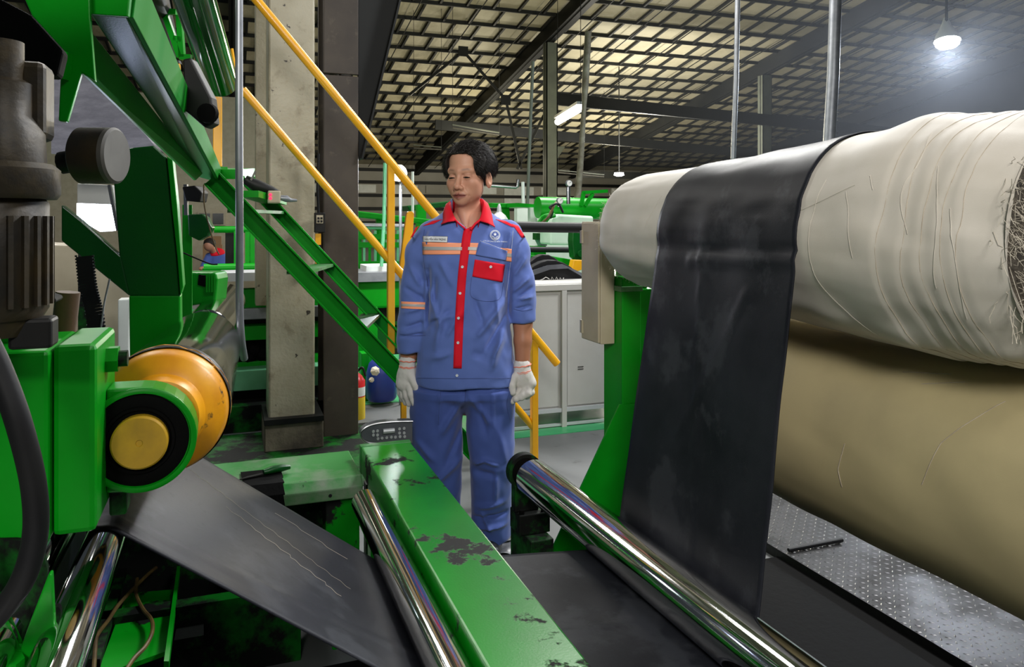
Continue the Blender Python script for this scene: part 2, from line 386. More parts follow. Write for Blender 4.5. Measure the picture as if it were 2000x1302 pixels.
p_ = at(1209, 334, 30); MB().bar(p_, (p_.x, p_.y, roofz(p_.y)-.02), .03, .03).build('rod', M['roof_steel'], t)
lamp_light('small_lamp_light', at(1209, 341, 30), 250, (1, .97, .9), .3)
t = thing('work_lamp', 'glaring white work lamp behind the yellow rail post', 'lamp', at(779, 338, 5.5))
c = at(779, 338, 5.5)
MB().lathe(c, -FV, [(0, .056), (.02, .059), (.03, .036)], 20).build('lens', M['lamp_white'], t, **SM)
MB().lathe(c, FV, [(0, .06), (.08, .05), (.12, .02)], 20).build('housing', M['lamp_body'], t, **SM)
MB().tube([c+FV*.08, (c.x+FV.x*.08, c.y+FV.y*.08, 0)], .011, 10).build('pole', M['steel_grey'], t, **SM)
lamp_light('work_lamp_light', c - FV*.12, 45, (.92, .95, 1), .05)
for u0, v0, u1, v1, d, lab in ((1090, 337, 1180, 345, 33, 'dim tube lamp above the far wall behind the hanging pipe'), (808, 289, 862, 292, 24, 'unlit tube lamp beside the man’s hair'),
                               (884, 250, 975, 264, 22, 'long unlit strip fitting under the roof behind the man')):
    t = thing('strip_lamp', lab, 'lamp', at(u0, v0, d))
    MB().tube([at(u0, v0, d), at(u1, v1, d)], .022, 8).build('tube', M['motor_light'], t)
    for q_ in (at(u0, v0, d), at(u1, v1, d)): MB().bar(q_, (q_.x, q_.y, roofz(q_.y)), .012, .012).build('hanger', M['roof_steel'], t)
    MB().bar(at(u0, v0-2, d)+Vector((0,0,.06)), at(u1, v1-2, d)+Vector((0,0,.04)), .10, .03).build('housing', M['hall_steel'], t)

wd_ = thing('walkway_deck', 'green chequer-plate walkway deck over the left machine', 'platform', (-.8, .3, 2.05))  # added out-of-view deck that shades the upper parts of the left machine
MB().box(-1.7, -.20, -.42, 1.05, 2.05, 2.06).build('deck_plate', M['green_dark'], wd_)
for y in (-.42, 1.02): MB().box(-1.7, -.20, y, y+.03, 1.97, 2.05).build('edge_beam', M['green'], wd_)
for x in (-1.7, -.9): MB().box(x, x+.05, -.42, -.36, 0, 1.97).build('leg', M['green'], wd_)
# ================================================================== columns by the stair
t = thing('concrete_column', 'pale painted concrete column with rust stains behind the green stair', 'column', (aY(570, 870, 4.69).x, 4.69, 0))
a, b = aY(524, 800, 4.69), aY(615, 800, 4.69)
MB().box(a.x, b.x, 4.69, 5.0, .16, 9).build('shaft', M['concrete'], t, bevel=.012)
MB().box(a.x-.025, b.x+.045, 4.64, 5.05, 0, .16).build('plinth', M['concrete_dirty'], t, bevel=.008)
MB().box(a.x-.025, b.x+.045, 4.63, 5.06, .16, .19).build('base_plate', M['black_metal'], t)
a, b = aY(499, 300, 5.1), aY(521, 300, 5.1)
tag(MB().box(a.x, b.x, 5.1, 5.25, .8, 9).build('flat_upright', M['concrete'], bevel=.005), 'narrow pale upright strip beside the concrete column', 'upright')
t = thing('steel_column', 'grimy dark brown column beside the pale concrete column', 'column', (aY(666, 870, 4.85).x, 4.85, 0))
a, b = aY(632, 700, 4.85), aY(700, 700, 4.85)
MB().box(a.x, b.x, 4.85, 4.88, 0, 2.24).box(a.x, b.x, 4.85, 4.88, 2.25, 9).build('flange', M['dark_column'], t, bevel=.004)
MB().box((a.x+b.x)/2-.01, (a.x+b.x)/2+.01, 4.88, 5.15, 0, 9).build('web', M['dark_column'], t)
MB().box(a.x, b.x, 5.15, 5.18, 0, 9).build('flange', M['dark_column'], t)
MB().prism([aY(700, -40, 4.9), aY(788, -40, 4.9), aY(704, 309, 4.9), aY(700, 309, 4.9)], (0, .04, 0)).build('haunch', M['roof_steel'], t)
a = aY(788, -40, 4.9); b = aY(704, 311, 4.9)
MB().bar(a, b, .16, .012, up=(1, 0, 0)).build('haunch_flange', M['roof_steel'], t)
# things on the columns
t = thing('switch_box', 'small dark control box with yellow labels on the concrete column', 'switch box', aY(626, 456, 4.6))
pbox(615, 415, 635, 454, 4.60, .06).build('body', M['black_metal'], t, bevel=.004)
pbox(618, 420, 631, 436, 4.592, .01).build('label_plate', M['beige'], t)
for v in (424, 430): pbox(620, v, 624, v+4, 4.586, .008).build('button', M['black'], t); pbox(626, v, 630, v+4, 4.586, .008).build('button', M['black'], t)
MB().tube([aY(622, 415, 4.63), aY(620, 370, 4.63), aY(622, 300, 4.63)], .008, 8).build('cable', M['black'], t)
t = thing('cable_guard', 'yellow and black cable strip below the small control box', 'cable', aY(622, 520, 4.62))
for v0, v1, mm in ((456, 478, 'yellow'), (478, 486, 'black'), (486, 516, 'yellow')):
    pbox(616, v0, 627, v1, 4.62, .03).build('band', M[mm], t)

# ================================================================== the stair
YF, YB = 3.39, 3.93
stair = thing('stair', 'steep green steel stair running down to the right behind the man', 'stair', (1.0, 3.66, 0))
fa, fb = aY(413, 348, YF), aY(775, 726, YF); sl = (fb-fa)/(fb.x-fa.x)
fend = fb + sl*(1.22-fb.x); ftop = fa
def channel(p, q, h, y, name, flip):
    dv = (q-p).normalized(); n = Vector((-dv.z, 0, dv.x)) if dv.x > 0 else Vector((dv.z, 0, -dv.x))
    if n.z < 0: n = -n
    o = MB().prism([p-n*h/2, q-n*h/2, q+n*h/2, p+n*h/2], (0, .008, 0))
    w_ = .045 if flip else -.045
    for sg in (-1, 1):
        e = n*(h/2)*sg; o.prism([p+e, q+e, q+e-n*.008*sg, p+e-n*.008*sg], (0, w_, 0))
    return o.build(name, M['green'], stair, bevel=.0015)
channel(ftop, fend, .078, YF, 'stringer', False)
ra, rb = aY(545, 417, YB), aY(776, 663, YB); sl2 = (rb-ra)/(rb.x-ra.x)
rtop = ra + sl2*(.06-ra.x); rend = rb + sl2*(1.46-rb.x)
channel(rtop, rend, .064, YB, 'stringer', False)
for k, z in enumerate((.09, .35, .607, .866, 1.124, 1.385)):
    pf = fb + sl*((z-fb.z)/sl.z); pb = rb + sl2*((z-rb.z)/sl2.z); ya, yb = YF+.012, YB-.002
    o = MB().hexa([(pf.x-.055, ya, z-.014), (pf.x+.045, ya, z-.014), (pb.x+.045, yb, z-.014), (pb.x-.055, yb, z-.014),
                   (pf.x-.055, ya, z), (pf.x+.045, ya, z), (pb.x+.045, yb, z), (pb.x-.055, yb, z)])
    o.build('tread', M['green_dusty'] if k != 3 else M['steel'], stair)
MB().bar(aY(437, 340, YF), rtop+Vector((0, 0, .02)), .1, .04).build('top_crossbar', M['green'], stair)
MB().hexa([aY(470, 385, 3.45), aY(505, 385, 3.45), aY(560, 400, YB), aY(520, 400, YB), aY(470, 372, 3.45), aY(505, 372, 3.45), aY(560, 388, YB), aY(520, 388, YB)]).build('tread', M['green'], stair)
# the yellow handrail on the far side of the stair
rail = thing('handrail', 'yellow pipe handrail with two sloping rails beside the stair', 'handrail', (1.5, YB, 0))
pA, pB = aY(476, -30, YB), aY(1088, 710, YB)
MB().tube([pA, pB], .022, 14).build('top_rail', M['yellow'], rail, **SM)
qA, qB = aY(474, 175, YB+.01), aY(1045, 838, YB+.01)
MB().tube([qA, qB], .02, 14).build('mid_rail', M['yellow'], rail, **SM)
for u, v0, v1 in ((763, 322, 690), (1043, 662, 930)):
    a, b = aY(u, v0, YB+.01), aY(u, v1, YB+.01)
    MB().box(a.x-.018, a.x+.018, YB-.012, YB+.026, b.z, a.z).build('post', M['yellow'], rail, bevel=.003)
MB().tube(curve_pts([aY(453, 95, YB), aY(462, 150, YB), aY(476, 178, YB)], 8), .007, 8).build('end_rod', M['yellow'], rail, **SM)
t = thing('rail_loop', 'yellow flat-bar bracket standing beside the man’s shoulder', 'bracket', aY(790, 540, 4.4))
mb = MB(); pts = [(784, 548), (780, 525), (794, 418), (797, 413), (806, 412.5), (809, 417), (807, 450), (793, 548)]
mb.prism([aY(u, v, 4.4) for u, v in pts], (0, .03, 0)); mb.build('bar', M['yellow'], t, bevel=.004)
pf_ = aY(788, 540, 4.415); MB().bar(pf_, (pf_.x, pf_.y, 0), .03, .03).build('foot', M['yellow'], t)
# things on the stair head
t = thing('hand_tool', 'dark air tool with a beige box lying on the stair head', 'tool', aY(510, 365, 3.6))
MB().tube([aY(478, 350, 3.6), aY(500, 362, 3.6), aY(528, 372, 3.6), aY(545, 378, 3.6)], [.02, .028, .022, .014], 12).build('body', M['black_metal'], t, **SM)
MB().bar(aY(490, 352, 3.58), aY(499, 334, 3.58), .008, .008).build('lever', M['motor_light'], t)
pbox(523, 372, 548, 397, 3.55, .06).build('box', M['beige'], t, bevel=.006)
for v in (380, 387): MB().lathe(aY(528, v, 3.548), (0, -1, 0), [(0, .007), (.004, .005)], 10).build('indicator', M['red_glow'], t)
MB().tube([aY(548, 386, 3.57), aY(560, 388, 3.57), aY(568, 391, 3.57), aY(580, 391, 3.57)], [.012, .016, .009, .006], 10).build('nozzle', M['steel_grey'], t, **SM)
# grey metal conduit in front of the stair
pipe('grey_conduit', curve_pts([at(467, -30, 2.28), at(467, 250, 2.28), at(468, 480, 2.28), at(468, 600, 2.28), at(471, 660, 2.30), at(477, 700, 2.36)], 8), .0112, 'straight grey conduit hanging in front of the stair head', 'steel_grey')
t = thing('rail_post', 'yellow square post standing above the stair head', 'post', at(427, 326, 3.25))
a, b = at(425, 190, 3.25), at(428, 326, 3.25)
MB().box(a.x-.018, a.x+.018, a.y-.018, a.y+.018, b.z, a.z).build('shaft', M['yellow'], t, bevel=.003)
MB().box(a.x-.04, a.x+.04, a.y-.03, a.y+.03, b.z-.02, b.z).build('foot_plate', M['green'], t, bevel=.003)
t = thing('rail_post', 'yellow post seen between the green beam and the upper roller', 'post', at(342, 200, 2.9))
a, b = at(342, 125, 2.9), at(342, 260, 2.9)
MB().box(a.x-.019, a.x+.019, a.y-.019, a.y+.019, b.z, a.z).build('shaft', M['yellow'], t, bevel=.003)
MB().lathe((a.x, a.y, a.z), (0, 0, 1), [(0, .024), (.012, .02)], 14).build('cap', M['black_metal'], t)

# ================================================================== right side: the rolls and their stand
RX, RZ = 1.388, 1.305
def roll_mesh(name, cx, cz, y0, y1, rf, mats, parent, ny=150, na=120, sag=0, dx=0, near_cap=True):
    V, Fc = [], []
    for i in range(ny+1):
        y = y0 + (y1-y0)*i/ny
        for k in range(na):
            an = 2*math.pi*k/na; r = rf(y, an)
            V.append((cx + dx*(y-y0) + r*math.cos(an), y, cz + r*math.sin(an)))
    for i in range(ny):
        for k in range(na):
            k2 = (k+1) % na; Fc.append([i*na+k, i*na+k2, (i+1)*na+k2, (i+1)*na+k])
    if near_cap: Fc.append([k for k in range(na)])
    Fc.append([ny*na+k for k in range(na)][::-1])
    return mesh_obj(name, V, Fc, mats, parent, smooth=True, shade_angle=.9)
def fbm(x, y, z, o=3): return mnoise.fractal(Vector((x, y, z)), 1.0, 2.0, o)
STEPS = [1.13, 1.075, 1.035, .995, .965]
def r_up(y, an):
    t = max(0, (2.36-y)/1.5)
    r = .198 + .06*t**1.25
    if y > 2.34: r -= .075*((y-2.34)/.15)**2
    c = math.cos(an)*2.2; s = math.sin(an)*2.2
    r += .0045*fbm(c, y*1.1, s) + .0012*fbm(c*3.2, y*4.5, s*3.2) + .0028*math.sin(y*34 + 2.2*fbm(c, y, s))*max(0, fbm(c*.8, y*.7+4, s*.8)+.25)
    # pulled folds round the waist where the black band bites in, and puckers along the upper shoulder
    r += .010*math.exp(-((y-1.20)/.07)**2)*(.5+.5*math.sin(an*1.0+.4)) - .004*math.exp(-((y-1.66)/.30)**2)
    r += .005*math.exp(-((an-1.9)/.25)**2)*math.sin(y*24+an*3)*(1 if y < 1.35 else .2)
    r += .006*math.exp(-(((an-4.0-.5*(1.3-y)))/.16)**2)
    for q in STEPS:
        r -= .0045/(1+math.exp(-(q+.012*fbm(c*.5, q*9, s*.5)-y)/.0022))
    if y < .955: r -= .02*((.955-y)/.08)
    return r
ur = thing('liner_roll', 'large cream cloth roll wrapped by the wide black band', 'cloth roll', (RX, 1.6, 1.05))
roll_mesh('wound_cloth', RX, RZ, .885, 2.50, r_up, M['cream_cloth'], ur, 190, 130, near_cap=False)
MB().lathe((RX, .886, RZ), (0, 1, 0), [(0, .221), (.010, .208), (.004, .200), (.03, .186), (.02, .170), (.06, .12), (.06, .04)], 64, caps=False).build('end_face', M['fray_dark'], ur, **SM)
MB().tube([(RX, .80, RZ), (RX, 2.66, RZ)], .038, 24).build('shaft', M['steel'], ur, **SM)
rn = random.Random(8)
def threads(n, fn, r): 
    mb = MB()
    for _ in range(n): mb.tube(fn(), r, 3, caps=False)
    return mb
def near_thread():
    an = rn.uniform(0, 6.28); rr = rn.uniform(.14, .222); y = .89 + rn.uniform(-.01, .03)
    p = Vector((RX+rr*math.cos(an), y, RZ+rr*math.sin(an))); out = [p]
    dr = Vector((rn.uniform(-1,1), rn.uniform(-1.6,-.1), rn.uniform(-1.2,.8)))*rn.uniform(.006, .016)
    for k in range(4): p = p + dr + Vector((rn.uniform(-1,1), rn.uniform(-1,1), rn.uniform(-1,1)))*.007 - Vector((0,0,.0015*k)); out.append(p)
    return out
tag(threads(900, near_thread, .0005).build('frayed_threads', M['fray'], ur), 'loose frayed threads on the near end of the roll', kind='stuff')
def far_thread():
    an = rn.uniform(1.4, 5.0); y = rn.uniform(2.40, 2.50); rr = r_up(y, an)
    p = Vector((RX+rr*math.cos(an), y, RZ+rr*math.sin(an))); out = [p]
    dr = Vector((math.cos(an)*.6, rn.uniform(-.6, .9), math.sin(an)*.6-.2))*rn.uniform(.001, .004)
    for k in range(4): p = p + dr + Vector((rn.uniform(-1,1), rn.uniform(-1,1), rn.uniform(-1,1)))*.0045; out.append(p)
    return out
tag(threads(520, far_thread, .0004).build('frayed_threads', M['fray'], ur), 'fuzzy frayed far edge of the roll', kind='stuff')
def surf_line(pts, off=.0015):
    return [Vector((RX+(r_up(y, a)+off)*math.cos(a), y, RZ+(r_up(y, a)+off)*math.sin(a))) for y, a in pts]
def curve2(kn): return [(p.x, p.y) for p in curve_pts([(y, a, 0) for y, a in kn], 12)]
def poly_line(kn, n=14):
    o = []
    for (y0, a0), (y1, a1) in zip(kn, kn[1:]):
        for k in range(n): t = k/n; o.append((y0+(y1-y0)*t, a0+(a1-a0)*t))
    return o + [kn[-1]]
for kn in ([(1.30, 2.6), (1.315, 3.1), (1.30, 3.6), (1.22, 4.1), (1.16, 4.4)], [(1.22, 2.75), (1.2, 2.95), (1.185, 3.3)], [(1.09, 2.2), (1.075, 2.5), (1.085, 2.8), (1.06, 3.1)],
           [(1.03, 2.55), (1.0, 3.0), (1.01, 3.5)], [(.98, 2.9), (.965, 3.3), (.975, 3.75)], [(2.0, 2.6), (2.06, 3.1)], [(1.36, 2.9), (1.2, 2.7)], [(1.17, 2.62), (1.15, 2.75)]):
    MB().tube(surf_line(curve2(kn)), .00042, 5).build('loose_thread', M['cream_cloth'], ur)
for q in STEPS:                      # dark selvedge lines where the cloth layers end
    MB().tube(surf_line([(q-.003+.012*fbm(math.cos(a_)*1.1, q*9, math.sin(a_)*1.1), a_) for a_ in np.linspace(1.2, 5.2, 60)], .0004), .0007, 4).build('selvedge', M['cream_edge'], ur)

LX, LZ = 1.515, .815
def r_lo(y, an):
    c = math.cos(an)*1.8; s = math.sin(an)*1.8
    return .255 + .003*fbm(c, y*1.3+9, s) + .0012*math.sin(y*21+3*fbm(c, y, s)) - (.04*max(0, (y-1.94)/.1)**2)
lr = thing('liner_roll', 'lower khaki cloth roll lying beneath the cream roll', 'cloth roll', (LX, 1.35, .55))
roll_mesh('wound_cloth', LX, LZ, .62, 2.02, r_lo, M['khaki_cloth'], lr, 110, 110)
MB().tube([(LX, .5, LZ), (LX, 2.62, LZ)], .038, 24).build('shaft', M['steel'], lr, **SM)
MB().lathe((LX, .62, LZ), (0, -1, 0), [(0, .24), (.004, .22), (-.02, .1)], 40).build('end_face', M['fray_dark'], lr, **SM)
def lo_line(pts): return [Vector((LX+(r_lo(y, a)+.0005)*math.cos(a), y, LZ+(r_lo(y, a)+.0005)*math.sin(a))) for y, a in pts]
for kn in ([(1.02, 2.3), (1.10, 2.75), (1.13, 3.1)], [(1.33, 3.0), (1.35, 3.25), (1.345, 3.4)], [(1.12, 2.2), (1.2, 2.32)], [(1.16, 2.15), (1.26, 2.25)]):
    MB().tube(lo_line(poly_line(kn)), .0009, 5).build('crease_line', M['cream_edge'], lr)
def lo_thread():
    y = rn.uniform(1.0, 1.4); a_ = rn.uniform(2.2, 3.6); da = rn.uniform(-.12, .12); dy = rn.uniform(-.05, .05)
    return lo_line([(y+dy*t, a_+da*t) for t in (0, .5, 1)])

# stand: green post, gusset, bearing shelf; beige box beside it
st = thing('roll_stand', 'tall green steel stand holding the far ends of both rolls', 'stand', (1.4, 2.56, 0))
MB().box(1.36, 1.44, 2.53, 2.68, 0, 1.13).build('post', M['green'], st, bevel=.004)
MB().box(1.44, 1.66, 2.56, 2.69, 0, 1.08).build('side_plate', M['green'], st, bevel=.004)
MB().box(1.354, 1.445, 2.525, 2.686, 1.075, 1.095).build('collar', M['green_dusty'], st, bevel=.002)
MB().box(1.40, 1.50, 2.58, 2.66, 1.08, 1.35).build('bearing_block', M['green'], st, bevel=.006)
MB().prism([(1.345, 2.522, .66), (1.06, 2.522, .14), (1.06, 2.522, 0), (1.62, 2.522, 0), (1.62, 2.522, .66)], (0, .008, 0)).build('gusset', M['green'], st)
MB().box(1.0, 1.75, 2.50, 2.78, 0, .05).build('base_plate', M['green_worn'], st)
bxc = thing('panel_box', 'narrow beige metal box with hinged door beside the green stand', 'box', (1.33, 2.66, .875))
MB().box(1.300, 1.358, 2.585, 2.752, .875, 1.335).build('body', M['beige'], bxc, bevel=.003)
MB().box(1.291, 1.300, 2.590, 2.735, .88, 1.33).build('door', M['beige'], bxc, bevel=.002)
for z in (1.25, .90):
    MB().tube([(1.292, 2.741, z), (1.292, 2.741, z+.05)], .005, 8).build('hinge', M['steel_grey'], bxc, **SM)
    MB().box(1.287, 1.292, 2.72, 2.735, z, z+.05).build('hinge_leaf', M['beige'], bxc)

# tread plate floor under the rolls
tp = thing('tread_plate', 'steel chequer plate floor panel under the khaki roll', 'floor plate', (2.9, 1.85, 0))
MB().box(2.03, 3.9, .3, 3.4, .0, .04).build('plate', M['tread'], tp)
V, Fc = [], []
def lug(x, y, a, L=.011, W=.0036, H=.0022):
    n = len(V); ca, sa = math.cos(a), math.sin(a)
    for px, py, pz in ((-L,0,0),(0,-W,0),(L,0,0),(0,W,0),(-L*.5,0,H),(L*.5,0,H)):
        V.append((x+px*ca-py*sa, y+px*sa+py*ca, .04+pz))
    Fc.extend([[n,n+1,n+4],[n+1,n+5,n+4],[n+1,n+2,n+5],[n+2,n+3,n+5],[n+3,n+4,n+5],[n+3,n,n+4]])
for i in range(66):
    for j in range(106):
        lug(2.04+i*.029, .33+j*.029, math.pi/4 if (i+j) % 2 else -math.pi/4)
tag(mesh_obj('raised_lugs', V, Fc, M['tread_lug'], tp), kind='stuff')
tag(MB().tube([aZ(1540, 1074, .05), aZ(1645, 1054, .05)], .008, 8).build('loose_rod', M['black'], **SM), 'thin black rod lying on the chequer plate', 'rod')

# ================================================================== rollers
def roller(name, p, q, r, lab, shaft=.016, m='chrome', cap='black_metal', sl=.05, yel=False):
    p, q = Vector(p), Vector(q); d = (q-p).normalized(); L = (q-p).length
    t = thing(name, lab, 'roller', (p+q)/2 - Vector((0, 0, r)))
    MB().lathe(p, d, [(0, r*.93), (.003, r), (L-.003, r), (L, r*.93)], 72).build('shell', M[m], t, **SM)
    MB().lathe(p-d*sl, d, [(0, shaft*.9), (.003, shaft), (L+2*sl-.003, shaft), (L+2*sl, shaft*.9)], 20).build('shaft', M['yellow' if yel else 'steel'], t, **SM)
    return t
CR0, CR1 = Vector((.965, 2.43, .465)), Vector((1.010, .70, .465))
roller('guide_roller', CR0, CR1, .062, 'polished chrome roller in front of the hanging black band', .026, yel=True, sl=.06)
bb_ = thing('bearing_block', 'grimy green bearing block carrying the far end of the chrome roller', 'bearing', (.965, 2.49, 0))
c = CR0 + Vector((-.003, .058, 0))
MB().lathe(c, (0, 1, 0), [(0, .05), (0, .062), (.035, .062), (.035, .05)], 32, caps=True).build('housing_ring', M['green_grime'], bb_, **SM)
MB().lathe(c-Vector((0, .004, 0)), (0, 1, 0), [(0, .05), (.01, .05)], 32).build('seal', M['dark_grease'], bb_)
MB().box(.92, 1.01, 2.485, 2.525, .33, .425).build('pedestal', M['green_grime'], bb_, bevel=.005)
MB().box(.925, 1.04, 2.455, 2.55, .26, .33).build('foot', M['green_grime'], bb_, bevel=.004)
MB().box(.945, 1.03, 2.40, 2.60, 0, .26).build('upright', M['green_grime'], bb_, bevel=.004)
MB().bar((.96, 2.50, .02), (.985, 1.9, .02), .07, .03).build('floor_rail', M['green_grime'], bb_)
for x in (.94, 1.02): MB().lathe((x, 2.47, .33), (0, 0, 1), [(0, .010), (.013, .010)], 6).build('bolt', M['dark_grease'], bb_)

roller('guide_roller', (.375, 2.3, .50), (.385, .75, .50), .040, 'slim chrome roller tucked under the left side of the green beam', .014, sl=.03)
roller('guide_roller', (-.190, 2.15, .824), (-.190, .55, .824), .031, 'slim chrome roller at the lower left where the grey sheet bends over', .012)
roller('guide_roller', (-.275, 2.15, .83), (-.275, .55, .83), .034, 'darker chrome roller at far lower left behind the black hose', .012)

# the black rubberised sheet: from the roll down, under the chrome roller, under the beam, up to the left rollers
path = []
def arc(cx, cz, r, a0, a1, n=14):
    for k in range(n+1):
        a_ = math.radians(a0+(a1-a0)*k/n); path.append((cx+r*math.cos(a_), cz+r*math.sin(a_)))
arc(RX, RZ, .2225, 74, 188, 34)
arc(.988, .465, .0645, 10, -82, 12)
arc(.378, .50, .0425, -88, -125.5, 6)
arc(-.19, .824, .0335, 54.5, 100, 8)
arc(-.275, .83, .0365, 80, 190, 10)
path.append((-.31, .55))
# resample evenly
P = [Vector((x, 0, z)) for x, z in path]; D = [0]
for a, b in zip(P, P[1:]): D.append(D[-1]+(b-a).length)
NS = 260; prof = []
for i in range(NS+1):
    s = D[-1]*i/NS; k = max(j for j in range(len(D)) if D[j] <= s+1e-9); k = min(k, len(P)-2)
    t_ = (s-D[k])/max(1e-9, D[k+1]-D[k]); prof.append((P[k].lerp(P[k+1], t_), s))
NW = 44; V, Fc = [], []
s_tan = D[34]
for i, (p, s) in enumerate(prof):
    tn = (prof[min(i+1, NS)][0] - prof[max(i-1, 0)][0]).normalized(); nn = Vector((tn.z, 0, -tn.x))
    for j in range(NW+1):
        w_ = j/NW; y = 1.355 + .615*w_ + .006*fbm(s*2, 1.7, 0)*(1-2*w_)
        free = math.exp(-((s-s_tan-.42)/.25)**2)
        off = -.0035*math.exp(-((w_-.62+.25*(s-s_tan))/.012)**2)*(s > s_tan) - .003*math.exp(-((w_-.35-.9*(s-s_tan-.2))/.02)**2)*(s_tan+.1 < s < s_tan+.5) + .006*free*fbm(s*2.4, w_*2.5, 3) + .004*free*math.sin(w_*9+s*4)
        on_roll = 1 if s < s_tan else 0
        off += on_roll*(.0012*math.sin(w_*15+1.5*math.sin(s*9)) + .0015*fbm(s*3, w_*4, 8)) - .005*math.exp(-((s-s_tan-.035-.03*(w_-.5))/.016)**2)*(1 if w_ < .72 else .25) + .002*math.exp(-((s-s_tan+.005-.03*(w_-.5))/.022)**2)*(1 if w_ < .72 else .3)
        off2 = Vector((p.x-RX, 0, p.z-RZ)).normalized() if on_roll else Vector((-nn.x, 0, -nn.z)) 
        if on_roll:
            an = math.atan2(p.z-RZ, p.x-RX) % (2*math.pi); y -= .05*max(0, 1-s/s_tan)**2*w_
            rr = r_up(y, an)+.0035
            p_ = Vector((RX+rr*math.cos(an), 0, RZ+rr*math.sin(an)))
        else: p_ = p - Vector((r_up(y, 3.28)+.0035-.2225, 0, 0))*max(0, 1-(s-s_tan)/.62)
        q = p_ + off2*off; V.append((q.x, y, q.z))
for i in range(NS):
    for j in range(NW):
        a = i*(NW+1)+j; Fc.append([a, a+1, a+NW+2, a+NW+1])
sh = mesh_obj('rubber_sheet', V, Fc, M['sheet'], None, smooth=True, solid=.003)
tag(sh, 'wide black rubberised fabric band running off the cream roll and under the rollers', 'rubber sheet')
def on_sheet(s, w_):
    i = min(NS, max(0, int(s/D[-1]*NS))); v = V[i*(NW+1)+int(w_*NW)]; v2 = V[min(NS, i+1)*(NW+1)+int(w_*NW)]
    tn = (Vector(v2)-Vector(v)).normalized(); n = Vector((tn.z, 0, -tn.x)); n = n if n.z > 0 else -n
    return Vector(v) + n*.0024
s_up0, s_up1 = D[54], D[55]
for w0, w1, a, b in ((.80, .50, .12, .78), (.62, .40, .30, .72), (.86, .80, .5, .8)):
    pts = [on_sheet(s_up0 + (s_up1-s_up0)*(1-(a+(b-a)*k/26)), w0+(w1-w0)*k/26) for k in range(27)]
    MB().tube(pts, .0003, 4).build('seam_thread', M['fray'], sh)

# ================================================================== foreground green beam and cross member
bm_ = thing('cross_beam', 'long green box beam with chipped black paint running to the lower edge', 'beam', (.513, 1.6, .46))
MB().box(.426, .601, .45, 2.72, .458, .55).build('tube', M['green_worn'], bm_, bevel=.005)
MB().box(.424, .603, 2.69, 2.722, .456, .553).build('end_plate', M['green_dusty'], bm_, bevel=.003)
MB().box(.45, .58, 2.64, 2.70, 0, .458).build('leg', M['green'], bm_)
cm = thing('cross_member', 'dusty green folded cross member behind the sloping grey sheet', 'beam', (.1, 2.68, .35))
V8 = [(-.5, 2.53, .44), (.405, 2.56, .44), (.405, 2.57, .485), (-.5, 2.55, .485), ]
MB().prism([(-.55, 2.52, .437), (-.55, 2.52, .475), (-.55, 2.55, .50), (-.55, 2.84, .50), (-.55, 2.84, .437)], (.955, .0, .0)).build('channel', M['green_dusty'], cm, bevel=.004)
MB().box(.29, .40, 2.56, 2.66, 0, .437).build('leg', M['green_worn'], cm, bevel=.004)
MB().box(.18, .40, 2.575, 2.62, .08, .16).build('brace', M['green'], cm, bevel=.004)
MB().box(.27, .40, 2.22, 2.56, .12, .17).build('foot_rail', M['green'], cm, bevel=.004)
MB().box(-.5, .32, 2.75, 2.80, .0, .437).build('back_plate', M['green_grime'], cm)
MB().lathe((.30, 2.519, .455), (0, -1, 0), [(0, .006), (.002, .005)], 10).build('hole_plug', M['black'], cm)
dr = MB(); prof2 = [(2.70, .506), (2.60, .507), (2.553, .505), (2.52, .478), (2.512, .44), (2.510, .30), (2.508, .05)]
for (y0, z0), (y1, z1) in zip(prof2, prof2[1:]):
    dr.hexa([(.03, y0, z0-.003), (.155, y0, z0-.003), (.16, y1, z1-.003), (.035, y1, z1-.003), (.03, y0, z0), (.155, y0, z0), (.16, y1, z1), (.035, y1, z1)])
tag(dr.build('rubber_strip', M['dark_grease']), 'black rubber strip hanging over the green cross member', 'rubber strip')
kn = thing('green_tool', 'dark green handled scraper lying on the cross member', 'tool', (.09, 2.63, .51))
MB().tube([(.10, 2.635, .517), (.13, 2.645, .519), (.16, 2.655, .519), (.185, 2.662, .517)], [.009, .013, .012, .007], 10).build('handle', M['green_dark'], kn, **SM)
MB().prism([(.015, 2.60, .509), (.10, 2.628, .511), (.10, 2.645, .511), (.05, 2.63, .509)], (0, 0, .003)).build('blade', M['black_metal'], kn)

# grey rounded panel with pale studs behind the beam's end
gp = thing('stud_panel', 'dark grey panel with rounded end and pale round studs behind the green beam', 'panel', aY(752, 862, 2.86))
def gpp(u, v): return aY(u, v, 2.86)
outl = [(806, 822), (770, 823), (740, 826), (718, 832), (707, 840), (704, 848), (708, 857), (720, 864), (745, 866), (806, 866)]
MB().prism([gpp(*p) for p in outl], (0, .05, 0)).build('body', M['panel_grey'], gp, bevel=.004)
rim = MB(); rp = [gpp(u, v) - Vector((0, .002, 0)) for u, v in outl[:-1]]
rim.tube(curve_pts(rp, 6), .0035, 8); rim.build('rim', M['steel'], gp, **SM)
mb = MB(); a, b = gpp(748, 842), gpp(770, 840)
for k in range(17): pass
MB().tube([a-Vector((0,.003,0)), b-Vector((0,.003,0))], .0095, 14).build('slot', M['panel_button'], gp, **SM)
for u, v in ((729, 842), (737, 841), (729, 849), (737, 849), (780, 837), (789, 836), (780, 845), (789, 845), (738, 856), (746, 855), (755, 854), (764, 853), (772, 853), (781, 852), (790, 852)):
    c = gpp(u, v); MB().lathe((c.x, c.y-.001, c.z), (0, -1, 0), [(0, .0058), (.004, .005)], 12).build('stud', M['panel_button'], gp)
MB().box(.47, .64, 2.86, 2.91, 0, .36).build('support', M['green_grime'], gp)
